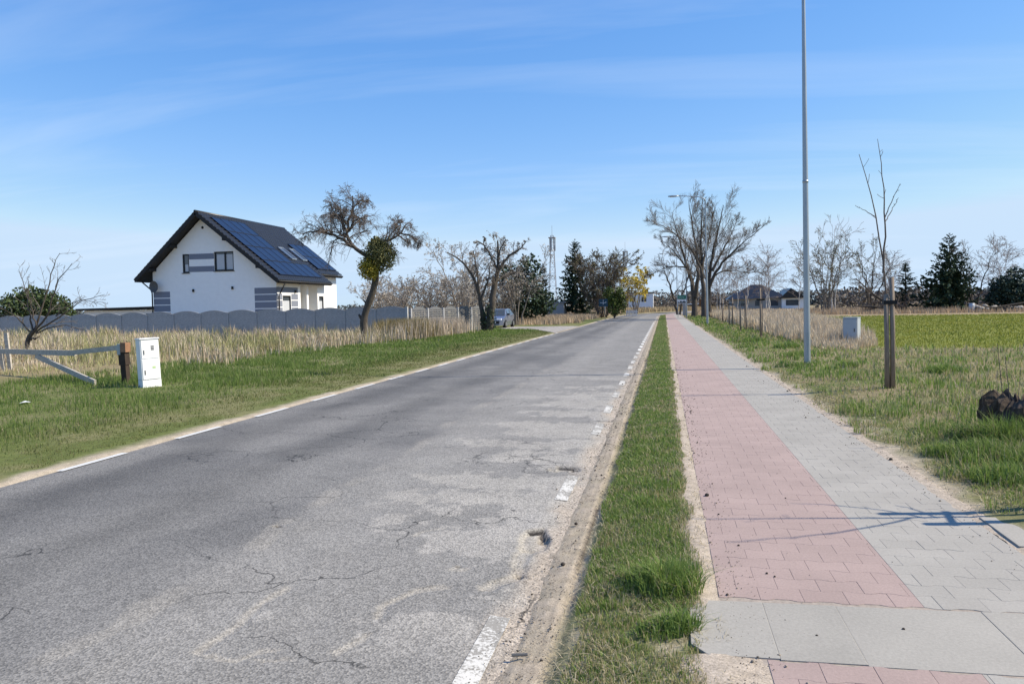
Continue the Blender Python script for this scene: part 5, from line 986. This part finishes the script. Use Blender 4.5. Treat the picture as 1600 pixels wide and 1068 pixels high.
# small far things by the trees
t = empty('wooden_feeder', (4.25, 90, 0), 'brown roofed wooden box on a post between the tall trunks', 'feeder')
MB().tube([(.1, 0, -.1), (.1, 0, 1.4)], .05, 8).build('post', M['wood_brown'], t); MB().box((-.3, -.25, 1.3), (.35, .25, 2.1)).build('box', M['wood_brown'], t); MB().bar((-.45, 0, 2.25), (.05, 0, 2.62), .7, .05).bar((.0, 0, 2.62), (.55, 0, 2.2), .7, .05).build('roof', M['old_wood'], t)
t = empty('boom_gate', (2.9, 108, 0), 'white barrier bar behind the town sign', 'barrier')
MB().box((-.35, -.2, 0), (.25, .2, 1.9)).build('pillar', M['house_wall'], t); MB().bar((.3, 0, 1.55), (2.1, 0, 1.62), .12, .12).build('bar', M['sign_white'], t)
t = empty('picket_fence', (-4.4, 112, 0), 'short pinkish white picket fence beside the ivy bush', 'fence')
for i in range(8): MB().box((i*.2-.9, -.02, 0), (i*.2-.78, .02, .85+.05*(i % 2))).build('picket', M['far_wall'], t)
MB().box((-.95, .021, .55), (.75, .05, .65)).build('rail', M['far_wall'], t)
# rubble heap and tank by the field edge
t = empty('rubble_heap', (40.5, 101, 0), 'heap of pale rubble and logs at the far right field edge', 'rubble')
for i in range(46):
    o = rock('stone', (rng.uniform(-4.5, 4.5), rng.uniform(-.8, .8), rng.uniform(.0, .8)*(1 if i % 3 else .4)), rng.uniform(.15, .45), None, None, 'rubble' if i % 3 else 'stone', .6, i); o.parent = t
for i in range(6): MB().tube([(rng.uniform(-4, 3), -.6, rng.uniform(.2, .8)), (rng.uniform(-3, 4), -.4, rng.uniform(.2, 1.2))], .09, 7).build('log', M['bark'], t)
t = empty('water_tank', (36.0, 100.5, 0), 'pale blue grey drum standing below the large spruce', 'drum'); MB().tube([(0, 0, 0), (0, 0, .35), (0, 0, .7), (0, 0, 1.1)], [.3, .32, .32, .3], 14).build('drum', M['cabinet_grey'], t, True); MB().tube([(0, 0, 1.1), (0, 0, 1.13)], .31, 14).build('lid', M['cabinet_grey'], t, True)
# ------------------------------------------------------------------ small debris
for i, (x, y, r, lb) in enumerate([(.36, 6.9, .02, 'black clod on the red path by the verge'), (.42, 6.3, .008, 'tiny dark crumb on the red path, left part'), (1.02, 6.9, .007, 'tiny dark crumb near the middle of the red path'), (.5, 5.5, .008, 'dark crumb on red pavers near the slab'), (.62, 4.95, .008, 'dark crumb just above the concrete slabs'), (.66, 4.9, .007, 'small crumb next to another above the slabs'), (.75, 4.05, .007, 'crumb on the concrete slab'), (1.2, 4.2, .008, 'dark speck of dirt mid slab'), (-.72, 6.2, .015, 'dark pebble on the sandy shoulder'), (-.7, 5.2, .016, 'pebble on the sandy shoulder, nearer one'), (2.35, 8.7, .02, 'dark clod at the right path edge')]):
    rock('dirt_clod', (x, y, (-.095 if x < 0 else 0)+r*.5), r, lb, 'dirt', 'clod', .8, i+11)
tag(MB().tube([(-.78, 3.78, -.085), (-.70, 3.80, -.085)], .008, 6).build('metal_rod', M['print_dark']), 'short dark rod lying on the sandy road shoulder', 'rod')
tag(MB().poly([(-12.0, 12.4, .03), (-11.85, 12.38, .05), (-11.83, 12.5, .04), (-11.98, 12.52, .06)]).build('paper_scrap', M['sign_white']), 'small white scrap of paper on the left grass', 'litter')
